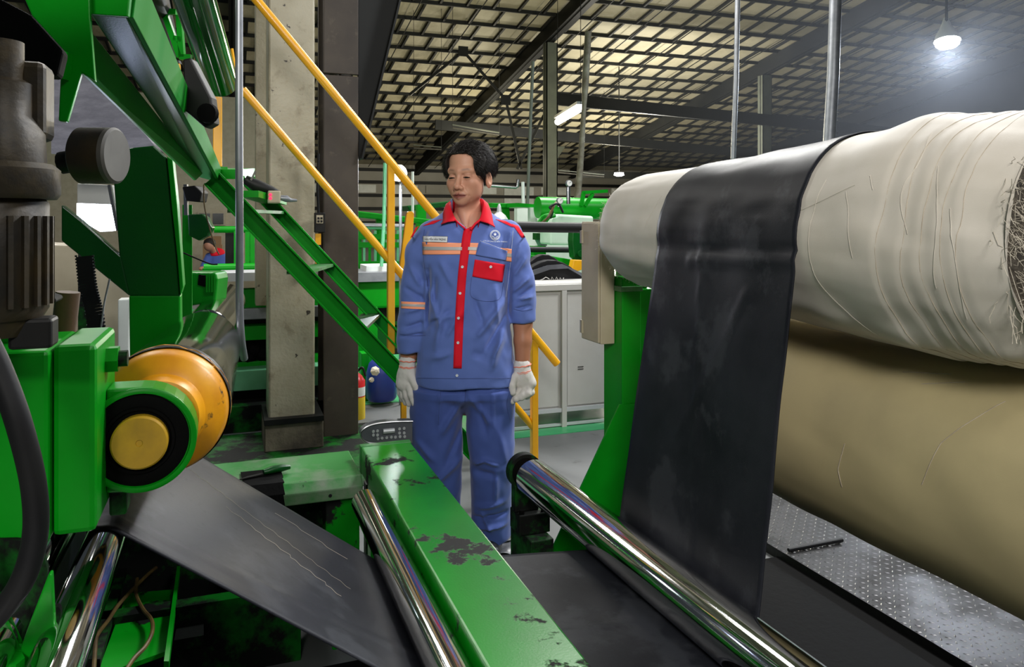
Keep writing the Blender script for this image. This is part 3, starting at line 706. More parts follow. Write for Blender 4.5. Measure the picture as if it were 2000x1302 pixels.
# ================================================================== left machine
mf = thing('machine_side_plate', 'tall dark green machine side frame behind the grey motor', 'machine frame', at(300, 690, 2.25))
YP = 2.15
def P2(pts, y=YP): return [aY(u, v, y) for u, v in pts]
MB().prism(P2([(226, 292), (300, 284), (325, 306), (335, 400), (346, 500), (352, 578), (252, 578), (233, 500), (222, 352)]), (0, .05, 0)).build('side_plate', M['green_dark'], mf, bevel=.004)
MB().prism(P2([(252, 577), (352, 577), (356, 900), (256, 900)]), (0, .09, 0)).build('leg', M['green'], mf, bevel=.004)
MB().prism(P2([(120, 400), (160, 432), (236, 500), (253, 578), (120, 470)]), (0, .045, 0)).build('brace', M['green_dark'], mf, bevel=.003)
MB().prism(P2([(326, 305), (337, 312), (346, 400), (358, 560), (352, 578), (346, 500), (335, 400)], YP-.01), (0, .10, 0)).build('edge_flange', M['green'], mf, bevel=.002)
pb_ = [at(100, 120, 2.75), at(165, 120, 2.75), at(300, 262, 2.75), at(315, 300, 2.68), at(100, 300, 2.68)]  # added board, with bluish lamp glare put into its colour
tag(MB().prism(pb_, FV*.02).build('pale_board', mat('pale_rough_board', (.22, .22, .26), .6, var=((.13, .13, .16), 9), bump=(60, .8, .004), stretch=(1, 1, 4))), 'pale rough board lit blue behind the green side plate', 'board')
# sloping channel from the upper left down to the stair head
ch = thing('sloping_channel', 'deep green channel beam sloping from the upper left to the stair head', 'beam', at(300, 200, 2.2))
n1, n2, n3, n4 = at(176, 28, 1.6), at(249, 34, 1.6), at(262, -60, 1.62), at(168, -60, 1.62)
f1, f2, f3, f4 = at(389, 346, 3.2), at(424, 356, 3.2), at(428, 332, 3.2), at(392, 318, 3.2)
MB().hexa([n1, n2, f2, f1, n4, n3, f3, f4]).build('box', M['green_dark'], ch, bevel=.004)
e = (n2-n3).normalized()
MB().hexa([n2, n2+RV*.012, f2+RV*.012, f2, n3, n3+RV*.012, f3+RV*.012, f3]).build('side_plate', M['green_matt'], ch, bevel=.002)
MB().prism([at(168, -60, 1.58), at(258, -60, 1.58), at(249, 32, 1.58), at(176, 27, 1.58)], FV*.012).build('end_plate', M['green'], ch, bevel=.002)
m1, m2, m3, m4 = at(163, 52, 1.75), at(160, 146, 1.75), at(378, 352, 3.1), at(392, 338, 3.1)
MB().hexa([m2, m2+RV*.01, m3+RV*.01, m3, m1, m1+RV*.01, m4+RV*.01, m4]).build('web_plate', M['green'], ch, bevel=.002)
# bright near arm left of the channel
ar = thing('support_arm', 'bright green angled support arm above the grey motor', 'arm', at(140, 240, 1.55))
MB().prism([at(u, v, 1.55) for u, v in ((40, -20), (175, -20), (176, 30), (186, 158), (159, 142), (131, 238), (114, 236), (118, 148), (122, 98), (62, 30))], (0, .02, 0)).build('plate', M['green'], ar, bevel=.003)
MB().prism([at(u, v, 1.52) for u, v in ((122, 98), (126, 100), (118, 152), (114, 148))], FV*.05).build('flange', M['green'], ar)
tag(MB().prism([at(u, v, 1.38) for u, v in ((-30, -20), (60, 28), (124, 98), (112, 148), (-30, 140))], (0, .05, 0)).build('cover_plate', M['dark_grease'], bevel=.006), 'black cover plate at the upper left above the motor', 'cover')
# bearing housing with the yellow shaft
bh = thing('bearing_housing', 'green bearing housing plate with round boss and yellow shaft end', 'bearing', (-.2, 1.28, .86))
MB().box(-.56, -.225, 1.16, 1.36, .914, 1.168).build('block', M['green'], bh, bevel=.006)
MB().box(-.225, -.172, 1.175, 1.36, .916, 1.172).build('side_block', M['green'], bh, bevel=.008)
cx, cz = -.126, 1.014
pts = [(-.172, cz+.078), (cx, cz+.0775)]
for k in range(1, 16):
    a_ = math.pi/2 - math.pi*k/15*1.02; pts.append((cx+.0775*math.cos(a_), cz+.0775*math.sin(a_)))
pts += [(-.172, cz-.075)]
MB().prism([(x, 1.262, z) for x, z in pts], (0, .06, 0)).build('boss_plate', M['green'], bh, bevel=.004)
MB().lathe((cx, 1.262, cz), (0, -1, 0), [(0, .0775), (.004, .0775), (.006, .074), (.006, .0695), (0, .068)], 64, caps=False).build('boss_rim', M['green'], bh, **SM)
MB().lathe((cx-.002, 1.261, cz), (0, -1, 0), [(0, .0685), (.001, .067), (.001, .050), (.005, .049), (.005, .045), (.002, .043)], 64).build('grease_seal', M['dark_grease'], bh, **SM)
MB().lathe((cx, 1.262, cz), (0, -1, 0), [(0, .039), (.018, .039), (.0205, .0365), (.0205, .005), (.019, .004)], 48).build('shaft_end', M['yellow_dull'], bh, **SM)
MB().tube([(-.172, 1.27, 1.135), (-.156, 1.27, 1.135)], .020, 6).build('bolt_head', M['green'], bh)
MB().tube([(-.172, 1.27, 1.135), (-.144, 1.27, 1.135)], .012, 12).build('bolt', M['green_grime'], bh)
MB().box(-.172, -.148, 1.29, 1.34, .895, .94).build('stop_block', M['green_grime'], bh, bevel=.004)
# yellow-capped chrome roller
yr = thing('capped_roller', 'thick chrome roller with a chipped yellow end cap behind the bearing housing', 'roller', (-.117, 2.0, .88))
ax0 = Vector((-.108, 1.335, 1.024)); ax1 = Vector((-.078, 2.42, .968)); dd = (ax1-ax0).normalized(); LL = (ax1-ax0).length
MB().lathe(ax0, dd, [(.105, .099), (.108, .105), (LL-.02, .105), (LL, .099)], 96).build('shell', M['chrome'], yr, **SM)
cap = MB().lathe(ax0, dd, [(.0, .05), (.004, .060), (.03, .068), (.045, .094), (.06, .1005), (.085, .1025), (.112, .1045)], 96)
for i, p in enumerate(cap.v):
    if i >= 96*6:
        an = 2*math.pi*(i % 96)/96; cap.v[i] = p + dd*(.014*math.sin(3*an+1)+.008*math.sin(11*an)+.006*math.sin(23*an+2)) + (p-ax0-dd*(p-ax0).dot(dd)).normalized()*.0016
cap.build('end_cap', M['yellow_worn'], yr, **SM)
MB().lathe(ax0, dd, [(.085, .1052), (.1085, .1057), (.135, .1055)], 96, caps=False).build('dirt_ring', M['black_metal'], yr, **SM)
roller('idler_roller', at(402, 650, 2.62), at(443, 588, 3.5), .080, 'second chrome roller further back beyond the capped roller', .02)
# upper shiny roller and black roller next to it
roller('overhead_roller', at(362, -60, 2.15), at(431, 160, 2.75), .060, 'shiny green overhead roller above the stair head', .02, m='green_gloss')
roller('dark_roller', at(282, -60, 2.35), at(322, 95, 2.95), .052, 'matt black roller above the sloping channel', .02, m='black')
t = thing('roller_bracket', 'black roller end bracket under the overhead roller', 'bracket', at(385, 215, 2.3))
MB().prism([at(u, v, 2.28) for u, v in ((356, 115), (372, 112), (412, 190), (418, 240), (400, 250), (360, 215))], FV*.05).build('plate', M['black_metal'], t, bevel=.006)
MB().lathe(at(408, 222, 2.27), -FV, [(0, .03), (.02, .028)], 16).build('knob', M['dark_grease'], t, **SM)
t = thing('roller_cradle', 'small green bracket frame between the overhead rollers', 'frame', at(345, 110, 2.6))
for p, q in (((320, 22), (345, 24)), ((340, 75), (356, 78)), ((318, 15), (352, 112)), ((350, 30), (356, 112)), ((352, 112), (374, 112))):
    MB().bar(at(*p, 2.6), at(*q, 2.6), .018, .018).build('bar', M['green'], t)

# motor / gearbox
mo = thing('gear_motor', 'dirty grey ribbed motor standing above the bearing housing', 'motor', (-.262, 1.05, 1.16))
mc = Vector((-.272, 1.06, 0))
MB().lathe((mc.x, mc.y, 1.225), (0, 0, 1), [(0, .060), (.01, .066), (.135, .066), (.14, .062)], 48).build('housing', M['motor'], mo, **SM)
for k in range(26):
    an = 2*math.pi*k/26; dv = Vector((math.cos(an), math.sin(an), 0))
    MB().bar(mc + dv*.0675 + Vector((0,0,1.24)), mc + dv*.0675 + Vector((0,0,1.345)), .0055, .007, up=dv).build('rib', M['motor'], mo)
MB().lathe((mc.x, mc.y, 1.365), (0, 0, 1), [(0, .074), (.006, .078), (.035, .078), (.042, .07)], 48).build('top_flange', M['motor'], mo, **SM)
MB().lathe((mc.x+.01, mc.y+.02, 1.405), (0, 0, 1), [(0, .05), (.04, .048), (.06, .035), (.10, .035), (.105, .026), (.15, .026)], 32).build('neck', M['motor'], mo, **SM)
MB().box(mc.x-.01, mc.x+.058, mc.y+.02, mc.y+.08, 1.44, 1.535).build('terminal_box', M['motor'], mo, bevel=.008)
MB().tube([at(-20, 262, 1.0), at(10, 268, 1.0)], [.02, .026], 16).build('side_port', M['motor_light'], mo, **SM)
MB().tube([at(120, 318, 1.09), at(160, 312, 1.09)], .016, 12).build('pilot_shaft', M['black_metal'], mo, **SM)
MB().lathe(at(156, 304, 1.08), RV, [(0, .036), (.003, .0395), (.044, .0395)], 40).build('pilot_body', M['motor'], mo, **SM)
MB().lathe(at(156, 304, 1.08)+RV*.044, RV, [(0, .0395), (.006, .0395), (.009, .036)], 40).build('pilot_cap', M['motor_light'], mo, **SM)
MB().lathe((mc.x, mc.y, 1.205), (0, 0, 1), [(0, .05), (.02, .058)], 32).build('bottom_flange', M['motor'], mo, **SM)
MB().box(mc.x+.03, mc.x+.075, mc.y-.03, mc.y+.01, 1.19, 1.225).build('drain_plug', M['black_metal'], mo, bevel=.004)
MB().prism([at(u, v, 1.08) for u, v in ((-20, 590), (56, 592), (42, 672), (-20, 672))], (0, .03, 0)).build('mount_bracket', M['green'], mo, bevel=.003)
MB().prism([at(u, v, 1.06) for u, v in ((-20, 578), (70, 570), (110, 583), (108, 592), (-20, 592))], (0, .05, 0)).build('mount_plate', M['green_grime'], mo, bevel=.003)
pipe('rusty_pipe', [at(133, 570, 1.22), at(122, 670, 1.22)], .0175, 'rust-brown pipe running down behind the motor', 'wood_rust')
t = thing('hydraulic_hose', 'thick black hose curving down in front of the green housing', 'hose', at(60, 900, .82))
MB().tube(curve_pts([at(-40, 640, .80), at(0, 725, .80), at(38, 830, .80), at(66, 950, .81), at(68, 1050, .82), at(40, 1140, .82), at(-20, 1215, .82), at(-60, 1240, .82)], 10), .0125, 16).build('tube', M['black'], t, **SM)
# corrugated belt / cable chain behind
bl = thing('toothed_belt', 'black toothed belt hanging between motor and green frame', 'belt', at(195, 680, 1.75))
cp = curve_pts([at(165, 500, 1.75), at(172, 560, 1.75), at(185, 615, 1.75), at(192, 690, 1.75)], 10)
mb = MB()
for a, b in zip(cp, cp[1:]): mb.bar(a, b, .036, .006, up=(FV.x, FV.y, 0))
mb.build('belt', M['black'], bl)
tt = MB()
for p in cp[::1]:
    for sg in (-1, 1):
        q = p + RV*(sg*.0195); tt.box(q.x-.002, q.x+.002, q.y-.003, q.y+.003, q.z-.002, q.z+.002)
tag(tt.build('belt_teeth', M['black'], bl), kind='stuff')
MB().tube(curve_pts([at(214, 545, 1.74), at(204, 590, 1.74), at(200, 620, 1.74), at(195, 660, 1.74), at(200, 670, 1.74)], 8), .002, 6).build('tie_wire', M['steel_grey'], bl)
# pale wall of bags / fabric sheet behind the frame
tag(MB().prism([aY(u, v, 4.2) for u, v in ((-60, 470), (165, 480), (290, 560), (290, 720), (-60, 720))], (0, .3, 0)).build('beige_board', M['beige'], bevel=.01), 'beige board leaning behind the left machine frame', 'board')
tag(pbox(230, 585, 252, 912, 3.9, .1).build('white_post', M['white'], bevel=.005), 'pale upright post behind the green frame leg', 'post')
# lit box lamp seen through the frame
lb = thing('light_box', 'glaring white light box seen through the green frame', 'lamp', at(195, 452, 3.0))
MB().prism([at(u, v, 3.0) for u, v in ((150, 397), (222, 400), (229, 449), (195, 452), (150, 425))], FV*.06).build('diffuser', M['lamp_cool'], lb)
MB().prism([at(u, v, 2.99) for u, v in ((150, 358), (214, 361), (223, 400), (150, 397))], FV*.08).build('hood', M['lamp_body'], lb, bevel=.004)
MB().bar(at(214, 361, 2.98), at(231, 450, 2.98), .012, .012).build('edge_strip', M['steel'], lb)
lq_ = at(165, 400, 3.1); MB().bar((lq_.x, lq_.y, 0), lq_, .04, .04).build('post', M['green_grime'], lb)
lamp_light('light_box_light', at(185, 420, 2.45), .8, (.62, .70, 1), .05)
# lower-left frame pieces
lf = thing('lower_frame', 'green cast lower frame at the bottom left corner', 'machine frame', (-.42, .95, 0))
MB().prism([at(u, v, .92) for u, v in ((-60, 1040), (-60, 1360), (112, 1360), (106, 1220), (101, 1120), (95, 1120), (60, 1210), (40, 1265), (-60, 1272))], (0, .012, 0)).build('casting', M['green'], lf, bevel=.006)
MB().prism([at(u, v, .99) for u, v in ((-60, 1045), (-60, 1340), (108, 1340), (92, 1110), (80, 1060))], (0, .01, 0)).build('back_web', M['green_grime'], lf)
MB().tube([at(10, 1290, .9), at(10, 1360, .9)], .02, 8).build('lug', M['green'], lf)
bp = thing('base_plate', 'green floor plate with paint chips and two trailing cables under the sheet', 'base plate', (-.2, 2.2, .0))
a_ = [aZ(248, 1158, .2), aZ(346, 1150, .2), aZ(322, 1272, .2), aZ(188, 1320, .2)]
MB().prism(a_, (0, 0, -.012)).build('plate', M['green_worn'], bp)
MB().prism([aZ(346, 1120, .2), aZ(352, 1120, .2), aZ(330, 1310, .2), aZ(320, 1310, .2)], (0, 0, .025)).build('rib', M['green'], bp)
MB().prism([aZ(345, 1222, .16), aZ(398, 1214, .16), aZ(398, 1240, .16), aZ(340, 1250, .16)], (0, 0, -.03)).build('bracket', M['green_grime'], bp)
MB().prism([aZ(236, 1100, .2), aZ(258, 1085, .2), aZ(196, 1302, .2), aZ(168, 1302, .2)], (0, 0, .02)).build('side_rail', M['green_grime'], bp)
MB().box(-.55, .2, 2.42, 2.47, 0, .22).build('back_rail', M['green_grime'], bp)
for i, kn_ in enumerate(([(305, 1108), (288, 1122), (262, 1148), (232, 1180), (212, 1210), (190, 1240), (186, 1265), (183, 1310)], [(268, 1130), (266, 1160), (280, 1190), (296, 1210), (297, 1235), (284, 1262), (262, 1285), (245, 1310)])):
    tag(MB().tube(curve_pts([aZ(u, v, .225) for u, v in kn_], 6), .0055, 8).build('cable', M['cable_brown'], **SM), ('thin brown cable beside the slim chrome roller', 'brown cable looping over the green floor plate')[i], 'cable')
pit = MB().box(-.8, 2.03, .35, 2.34, .0, .012).box(1.10, 2.03, 2.34, 2.49, 0, .012).build('drip_tray', M['dark_grease']); tag(pit, 'black greasy tray on the floor under the rollers', 'tray')  # black sheet laid where the floor is only in shadow

# green motor disc and clutter behind the capped roller
t = thing('green_disc', 'round dark green guard plate beside the frame', 'guard', at(390, 440, 2.6))
MB().prism([at(u, v, 2.6) for u, v in ((366, 418), (395, 418), (404, 425), (414, 445), (406, 460), (388, 470), (368, 460))], FV*.03).build('plate', M['green_dark'], t, bevel=.004)
MB().prism([at(u, v, 2.55) for u, v in ((355, 365), (380, 362), (394, 375), (390, 395), (362, 392))], FV*.06).build('block', M['black_metal'], t, bevel=.004)
q_ = at(366, 400, 2.64); MB().bar(q_, (q_.x, q_.y, 0), .03, .03).build('upright', M['green'], t)
MB().bar(at(363, 360, 2.58), at(364, 420, 2.58), .012, .012).build('rod', M['steel'], t)
pipe('loose_wire', curve_pts([at(398, 360, 2.5), at(399, 400, 2.5), at(408, 440, 2.5), at(420, 480, 2.5), at(428, 497, 2.5)], 8), .0024, 'thin brown wire hanging in front of the distant worker', 'cable_brown', 'wire', 6)
pipe('loose_wire', curve_pts([at(350, 490, 2.4), at(380, 503, 2.4), at(410, 515, 2.4), at(425, 516, 2.4)], 8), .0024, 'dark wire sagging left of the distant worker', 'black', 'wire', 6)
t = thing('gear_case', 'small green gear case behind the capped roller', 'gear case', at(390, 560, 2.9))
MB().prism([at(u, v, 2.9) for u, v in ((352, 532), (420, 532), (424, 545), (420, 590), (352, 600))], FV*.12).build('body', M['green'], t, bevel=.008)
for k in range(4): MB().bar(at(404+5*k, 534, 2.88), at(404+5*k, 570, 2.88), .006, .006).build('rib', M['green'], t)
MB().prism([at(u, v, 2.89) for u, v in ((388, 536), (400, 538), (399, 560), (386, 556))], FV*.01).build('oil_stain', M['dark_grease'], t)

# ---------------------------------------------------------------- machine row behind the stair (left of the column)
rw = thing('rear_machine', 'dark machine with green beams behind the pale concrete column', 'machine', aY(480, 800, 5.4))
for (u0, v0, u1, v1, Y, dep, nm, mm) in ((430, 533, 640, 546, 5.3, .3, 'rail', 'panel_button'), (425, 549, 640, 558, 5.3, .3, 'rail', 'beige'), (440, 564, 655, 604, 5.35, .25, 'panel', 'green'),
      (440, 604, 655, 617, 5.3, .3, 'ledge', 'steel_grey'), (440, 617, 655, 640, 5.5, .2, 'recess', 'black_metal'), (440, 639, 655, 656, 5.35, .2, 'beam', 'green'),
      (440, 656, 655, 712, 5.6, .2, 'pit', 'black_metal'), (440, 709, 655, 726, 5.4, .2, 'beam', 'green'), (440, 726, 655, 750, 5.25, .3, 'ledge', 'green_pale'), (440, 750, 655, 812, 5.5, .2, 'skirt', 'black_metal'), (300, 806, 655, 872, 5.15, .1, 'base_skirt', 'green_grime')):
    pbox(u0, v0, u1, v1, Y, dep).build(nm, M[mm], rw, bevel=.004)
for k in range(9):
    c = aY(470+k*14+4*math.sin(k*3), 690+8*math.sin(k*2.1), 5.45)
    MB().lathe(c, (0, -1, .2), [(0, .05), (.03, .055), (.05, .03)], 9).build('scrap_lump', M['dark_grease'], rw)
for u in (470, 484): MB().bar(aY(u, 810, 5.3), aY(u, 880, 5.3), .03, .03).build('leg', M['black_metal'], rw)
tag(MB().tube([aY(398, 524, 9.0), aY(522, 522, 9.0)], .05, 16).build('green_rail', M['green'], **SM), 'bright green horizontal pipe rail in front of the distant worker', 'rail')
gr_ = thing('rail_stand', 'green stand under the bright green pipe rail', 'stand', aY(460, 700, 9.0))
for u_ in (400, 520): q_ = aY(u_, 524, 9.0); MB().bar((q_.x, 9.0, 0), q_, .05, .05).build('post', M['green'], gr_)
fr = thing('green_gantry', 'green pipe gantry far behind the stair', 'gantry', aY(470, 540, 11))
MB().tube([aY(418, 448, 11), aY(520, 448, 11)], .045, 12).build('top_bar', M['green'], fr, **SM)
for u, w_ in ((463, .08), (484, .07), (492, .07)): q_ = aY(u, 448, 11); MB().bar(q_, (q_.x, q_.y, 0), w_, w_).build('post', M['green'], fr)
pbox(440, 455, 462, 520, 11.3, .3).build('dark_panel', M['black_metal'], fr); pbox(496, 475, 522, 530, 11.3, .3).build('dark_panel', M['black_metal'], fr)
cb = thing('cardboard_stack', 'brown cardboard boxes behind the distant worker', 'boxes', aY(425, 480, 17.5))
pbox(398, 462, 432, 478.5, 17.5, .5).build('carton', M['cardboard'], cb); pbox(396, 479, 434, 557, 17.5, .5).build('carton', M['cardboard'], cb)

# ---------------------------------------------------------------- between column and man
t = thing('fire_extinguisher', 'red fire extinguisher with yellow label half hidden by the dark column', 'extinguisher', aY(697, 836, 5.25))
c = aY(695, 836, 5.25); hz = aY(695, 728, 5.25).z - c.z
MB().lathe(c, (0, 0, 1), [(0, .055), (.01, .062), (hz*.86, .062), (hz*.95, .04), (hz, .02)], 24).build('cylinder', M['red_paint'], t, **SM)
MB().lathe(c, (0, 0, 1), [(hz*.08, .0628), (hz*.58, .0628)], 24, caps=False).build('label', M['label_yellow'], t, **SM)
MB().lathe(c, (0, 0, 1), [(hz*.60, .0628), (hz*.76, .0628)], 24, caps=False).build('label', M['label_white'], t, **SM)
MB().tube(curve_pts([c+Vector((0,0,hz)), c+Vector((.04,-.02,hz*1.1)), c+Vector((.06,-.03,hz*.95))], 6), .008, 8).build('nozzle', M['black'], t, **SM)
t = thing('plastic_barrel', 'blue plastic barrel with rag standing behind the stair foot', 'barrel', aY(745, 778, 5.6))
c = aY(745, 780, 5.6)
MB().lathe(c, (0, 0, 1), [(0, .095), (.02, .11), (.10, .115), (.2, .11), (.27, .09), (.31, .05), (.33, .05)], 32).build('body', M['blue_plastic'], t, **SM)
MB().lathe(aY(731, 725, 5.48), (.2, -1, .3), [(0, .03), (.02, .035), (.04, .01)], 7).build('rag', M['rag'], t)
MB().lathe(aY(724, 742, 5.48), (.2, -1, .3), [(0, .015), (.02, .02), (.03, .01)], 7).build('rag', M['rag'], t)
gb = thing('green_bench', 'big green machine body between the dark column and the man', 'machine', aY(750, 700, 5.8))
pbox(690, 548, 800, 600, 6.0, .5).build('body', M['green'], gb, bevel=.02)
pbox(690, 600, 738, 715, 5.9, .3).build('plinth', M['green'], gb, bevel=.01)
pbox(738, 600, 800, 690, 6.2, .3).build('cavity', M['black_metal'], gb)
pbox(706, 690, 722, 800, 5.7, .12).build('leg', M['green'], gb, bevel=.005)
pbox(690, 533, 800, 548, 5.95, .5).build('ledge', M['steel_grey'], gb)
pbox(715, 519, 780, 533, 6.1, .3).build('tray', M['white'], gb, bevel=.005)
c = aY(752, 655, 5.95)
gear = MB()
for k in range(16):
    an = 2*math.pi*k/16; gear.box(c.x+.12*math.cos(an)-.018, c.x+.12*math.cos(an)+.018, 5.93, 5.98, c.z+.12*math.sin(an)-.018, c.z+.12*math.sin(an)+.018)
gear.lathe((c.x, 5.93, c.z), (0, 1, 0), [(0, .115), (.05, .115)], 24).build('gear_wheel', M['green_dark'], gb)
gf = thing('green_fence', 'green barred guard in front of the bright background', 'guard', aY(740, 522, 7.2))
for v in (462, 478, 515): MB().bar(aY(690, v, 7.2), aY(800, v, 7.2), .03, .05).build('rail', M['green'], gf)
for k in range(9): MB().bar(aY(700+k*11, 450, 7.2), aY(700+k*11, 520, 7.2), .022, .022).build('bar', M['green_pale'] if k % 2 else M['green'], gf)
for u_ in (703, 797): q_ = aY(u_, 450, 7.22); MB().bar(q_, (q_.x, q_.y, 0), .03, .03).build('post', M['green'], gf)
bgm = thing('back_conveyor', 'long green conveyor beam behind the yellow rail post', 'conveyor', aY(780, 420, 8))
MB().prism([aY(699, 412, 8), aY(860, 430, 8), aY(860, 440, 8), aY(700, 424, 8)], (0, .3, 0)).build('beam', M['green'], bgm, bevel=.01)
MB().tube([aY(695, 441, 7.9), aY(800, 443, 7.9)], .035, 14).build('roller', M['steel'], bgm, **SM)
MB().prism([aY(795, 402, 9), aY(880, 392, 9), aY(885, 402, 9), aY(800, 412, 9)], (0, .4, 0)).build('cover', M['green_dark'], bgm, bevel=.01)
q_ = aY(822, 400, 8.6); MB().bar(q_, (q_.x, q_.y, 0), .1, .1).build('post', M['green'], bgm)
q_ = aY(740, 425, 8.1); MB().bar(q_, (q_.x, q_.y, 0), .06, .06).build('post', M['green'], bgm)
tag(MB().tube([aY(752, 318, 6.0), aY(750, 430, 6.0), aY(745, 520, 6.0)], .014, 10).build('pale_hose', M['green_pale'], **SM), 'pale green vertical hose beside the glaring work lamp', 'hose')
tag(MB().tube([aY(806, 335, 8.05), aY(806, 427, 8.05)], .014, 8).build('tube_light_rod', M['white'], **SM), 'short white vertical rod right of the work lamp', 'rod')
# ---------------------------------------------------------------- right background: cabinets and calender
gc = thing('grey_cabinet', 'pale grey two-door metal cabinet behind the stair foot', 'cabinet', (2.05, 4.75, 0))
MB().box(1.45, 2.75, 4.58, 5.15, .10, .93).build('body', M['grey_cab'], gc, bevel=.004)
MB().box(1.44, 2.76, 4.55, 5.17, .885, .925).build('top_frame', M['grey_cab'], gc, bevel=.004)
for x0, x1 in ((1.47, 2.00), (2.055, 2.72)):
    MB().box(x0, x1, 4.568, 4.58, .135, .86).build('door', M['grey_cab'], gc, bevel=.003)
MB().box(1.44, 2.76, 4.555, 4.58, .10, .125).build('bottom_rail', M['panel_button'], gc)
MB().box(2.01, 2.045, 4.55, 4.58, 0, .885).build('mullion', M['grey_cab'], gc, bevel=.003)
for x in (1.46, 2.7): MB().box(x, x+.035, 4.56, 4.6, 0, .10).build('foot', M['grey_cab'], gc)
MB().box(1.44, 2.76, 4.56, 4.58, .01, .025).build('floor_bar', M['panel_button'], gc)
for z in (.38, .365): MB().box(2.13, 2.17, 4.565, 4.569, z, z+.004).build('scuff', M['black'], gc)
for k in range(2): MB().tube([(1.62, 4.56, .52-k*.015), (1.66, 4.56, .53-k*.015)], .003, 6).build('handle', M['steel_grey'], gc)
rb_ = thing('rubber_pile', 'folded black rubber sheets with a white zigzag heaped on the grey cabinet', 'rubber', (2.1, 4.85, .93))
for i, (u0, u1, pk, y, z0) in enumerate(((1030, 1140, .115, 4.92, .93), (1025, 1118, .15, 5.02, .93))):
    pts = [aY(u0, 556, y)]
    for k in range(9):
        t_ = k/8; q = aY(u0+(u1-u0)*t_, 556, y); pts.append(Vector((q.x, y, .93 + .02 + pk*math.sin(math.pi*min(1, t_*.9+.12)))))
    pts.append(aY(u1, 556, y)); MB().prism(pts, (0, .08, 0)).build('folded_sheet', M['black'], rb_, bevel=.006)
MB().prism([aY(u, v, 4.9) for u, v in ((1035, 552), (1040, 538), (1075, 526), (1110, 524), (1137, 540), (1137, 533), (1100, 516), (1070, 518), (1035, 530))], (0, .03, 0)).build('sheet_edge', M['panel_grey'], rb_)
zz = [(1052, 548), (1060, 545), (1066, 541), (1072, 544), (1075, 549), (1078, 541), (1083, 548), (1087, 541), (1091, 549), (1094, 542), (1098, 549), (1101, 542)]
MB().tube([aY(u, v, 4.885) for u, v in zz], .0035, 6).build('zigzag_stripe', M['label_white'], rb_)
sb_ = thing('bar_stand', 'pair of dark props under the thick black bar', 'stand', (2.0, 4.72, .93))
for u_ in (985, 1150): q_ = aY(u_, 443, 4.72); MB().bar((q_.x, 4.72, .93), (q_.x, 4.72, q_.z-.03), .03, .03).build('prop', M['black_metal'], sb_)
pipe('black_roll_bar', [aY(970, 442, 4.72), aY(1156, 445, 4.72)], .035, 'thick black horizontal bar between the man’s shoulder and the beige box', 'black', 'bar', 24)
cal = thing('calender_machine', 'bright green calender with rollers behind the man’s shoulder', 'machine', aY(1100, 540, 6.6))
MB().tube([aY(1050, 405, 6.6), aY(1190, 408, 6.6)], .10, 32).build('drum', M['green'], cal, **SM)
gp_ = []
for k in range(9):
    a2 = math.pi*(.95 - .55*k/8); gp_.append(Vector((aY(1100, 470, 6.3).x + .30*math.cos(a2), 6.3, aY(1100, 470, 6.3).z + .16*math.sin(a2)+.02)))
c0, c1 = aY(1075, 475, 6.3), aY(1122, 475, 6.3)
MB().prism([aY(1074, 478, 6.3), aY(1074, 440, 6.3), aY(1080, 424, 6.3), aY(1092, 418, 6.3), aY(1160, 422, 6.3), aY(1160, 478, 6.3)], (0, .25, 0)).build('guard', M['white_green'], cal, bevel=.02)
for k in range(3): 
    MB().tube(curve_pts([aY(1052+k*6, 434, 6.2), aY(1060+k*6, 424, 6.2), aY(1074+k*5, 420, 6.2)], 5), .02, 8).build('guard_rib', M['green'], cal, **SM)
MB().tube([aY(1030, 487, 6.2), aY(1122, 488, 6.2)], .025, 14).build('roller', M['black'], cal, **SM)
MB().prism([aY(1046, 500, 6.0), aY(1080, 500, 6.0), aY(1124, 508, 6.0), aY(1124, 520, 6.0), aY(1050, 513, 6.0)], (0, .2, 0)).build('channel', M['green'], cal, bevel=.006)
MB().prism([aY(u, v, 5.9) for u, v in ((1119, 452), (1142, 455), (1142, 505), (1130, 510), (1121, 502), (1118, 470))], (0, .1, 0)).build('side_frame', M['green_dark'], cal, bevel=.006)
MB().lathe(aY(1134, 495, 5.88), (0, -1, 0), [(0, .03), (.02, .028), (.02, .012)], 20).build('bearing', M['green_dark'], cal, **SM)
MB().prism([aY(u, v, 5.8) for u, v in ((1121, 507), (1140, 508), (1140, 526), (1120, 532), (1117, 525))], (0, .08, 0)).build('yellow_guard', M['yellow'], cal, bevel=.006)
MB().prism([aY(1010, 396, 6.9), aY(1060, 400, 6.9), aY(1060, 406, 6.9), aY(1010, 404, 6.9)], (0, .3, 0)).build('arm', M['green'], cal)
MB().prism([aY(1048, 460, 6.7), aY(1070, 462, 6.7), aY(1068, 480, 6.7), aY(1058, 480, 6.7)], (0, .1, 0)).build('bracket', M['steel_grey'], cal)
pbox(1048, 455, 1070, 468, 6.65, .1).build('arm_block', M['green_dark'], cal)
for p, q in (((1135, 402), (1140, 376)), ((1138, 376), (1186, 373)), ((1142, 402), (1158, 378))):
    MB().bar(aY(*p, 6.5), aY(*q, 6.5), .03, .03).build('handle_bar', M['green'], cal)
MB().bar(aY(1040, 405, 6.9), aY(1040, 440, 6.9), .07, .07).build('post', M['white'], cal)
for u_ in (1050, 1165): q_ = aY(u_, 480, 6.65); MB().bar(q_, (q_.x, q_.y, 0), .12, .12).build('column', M['green'], cal)
pbox(1034, 515, 1060, 556, 6.9, .2).build('base', M['green'], cal)
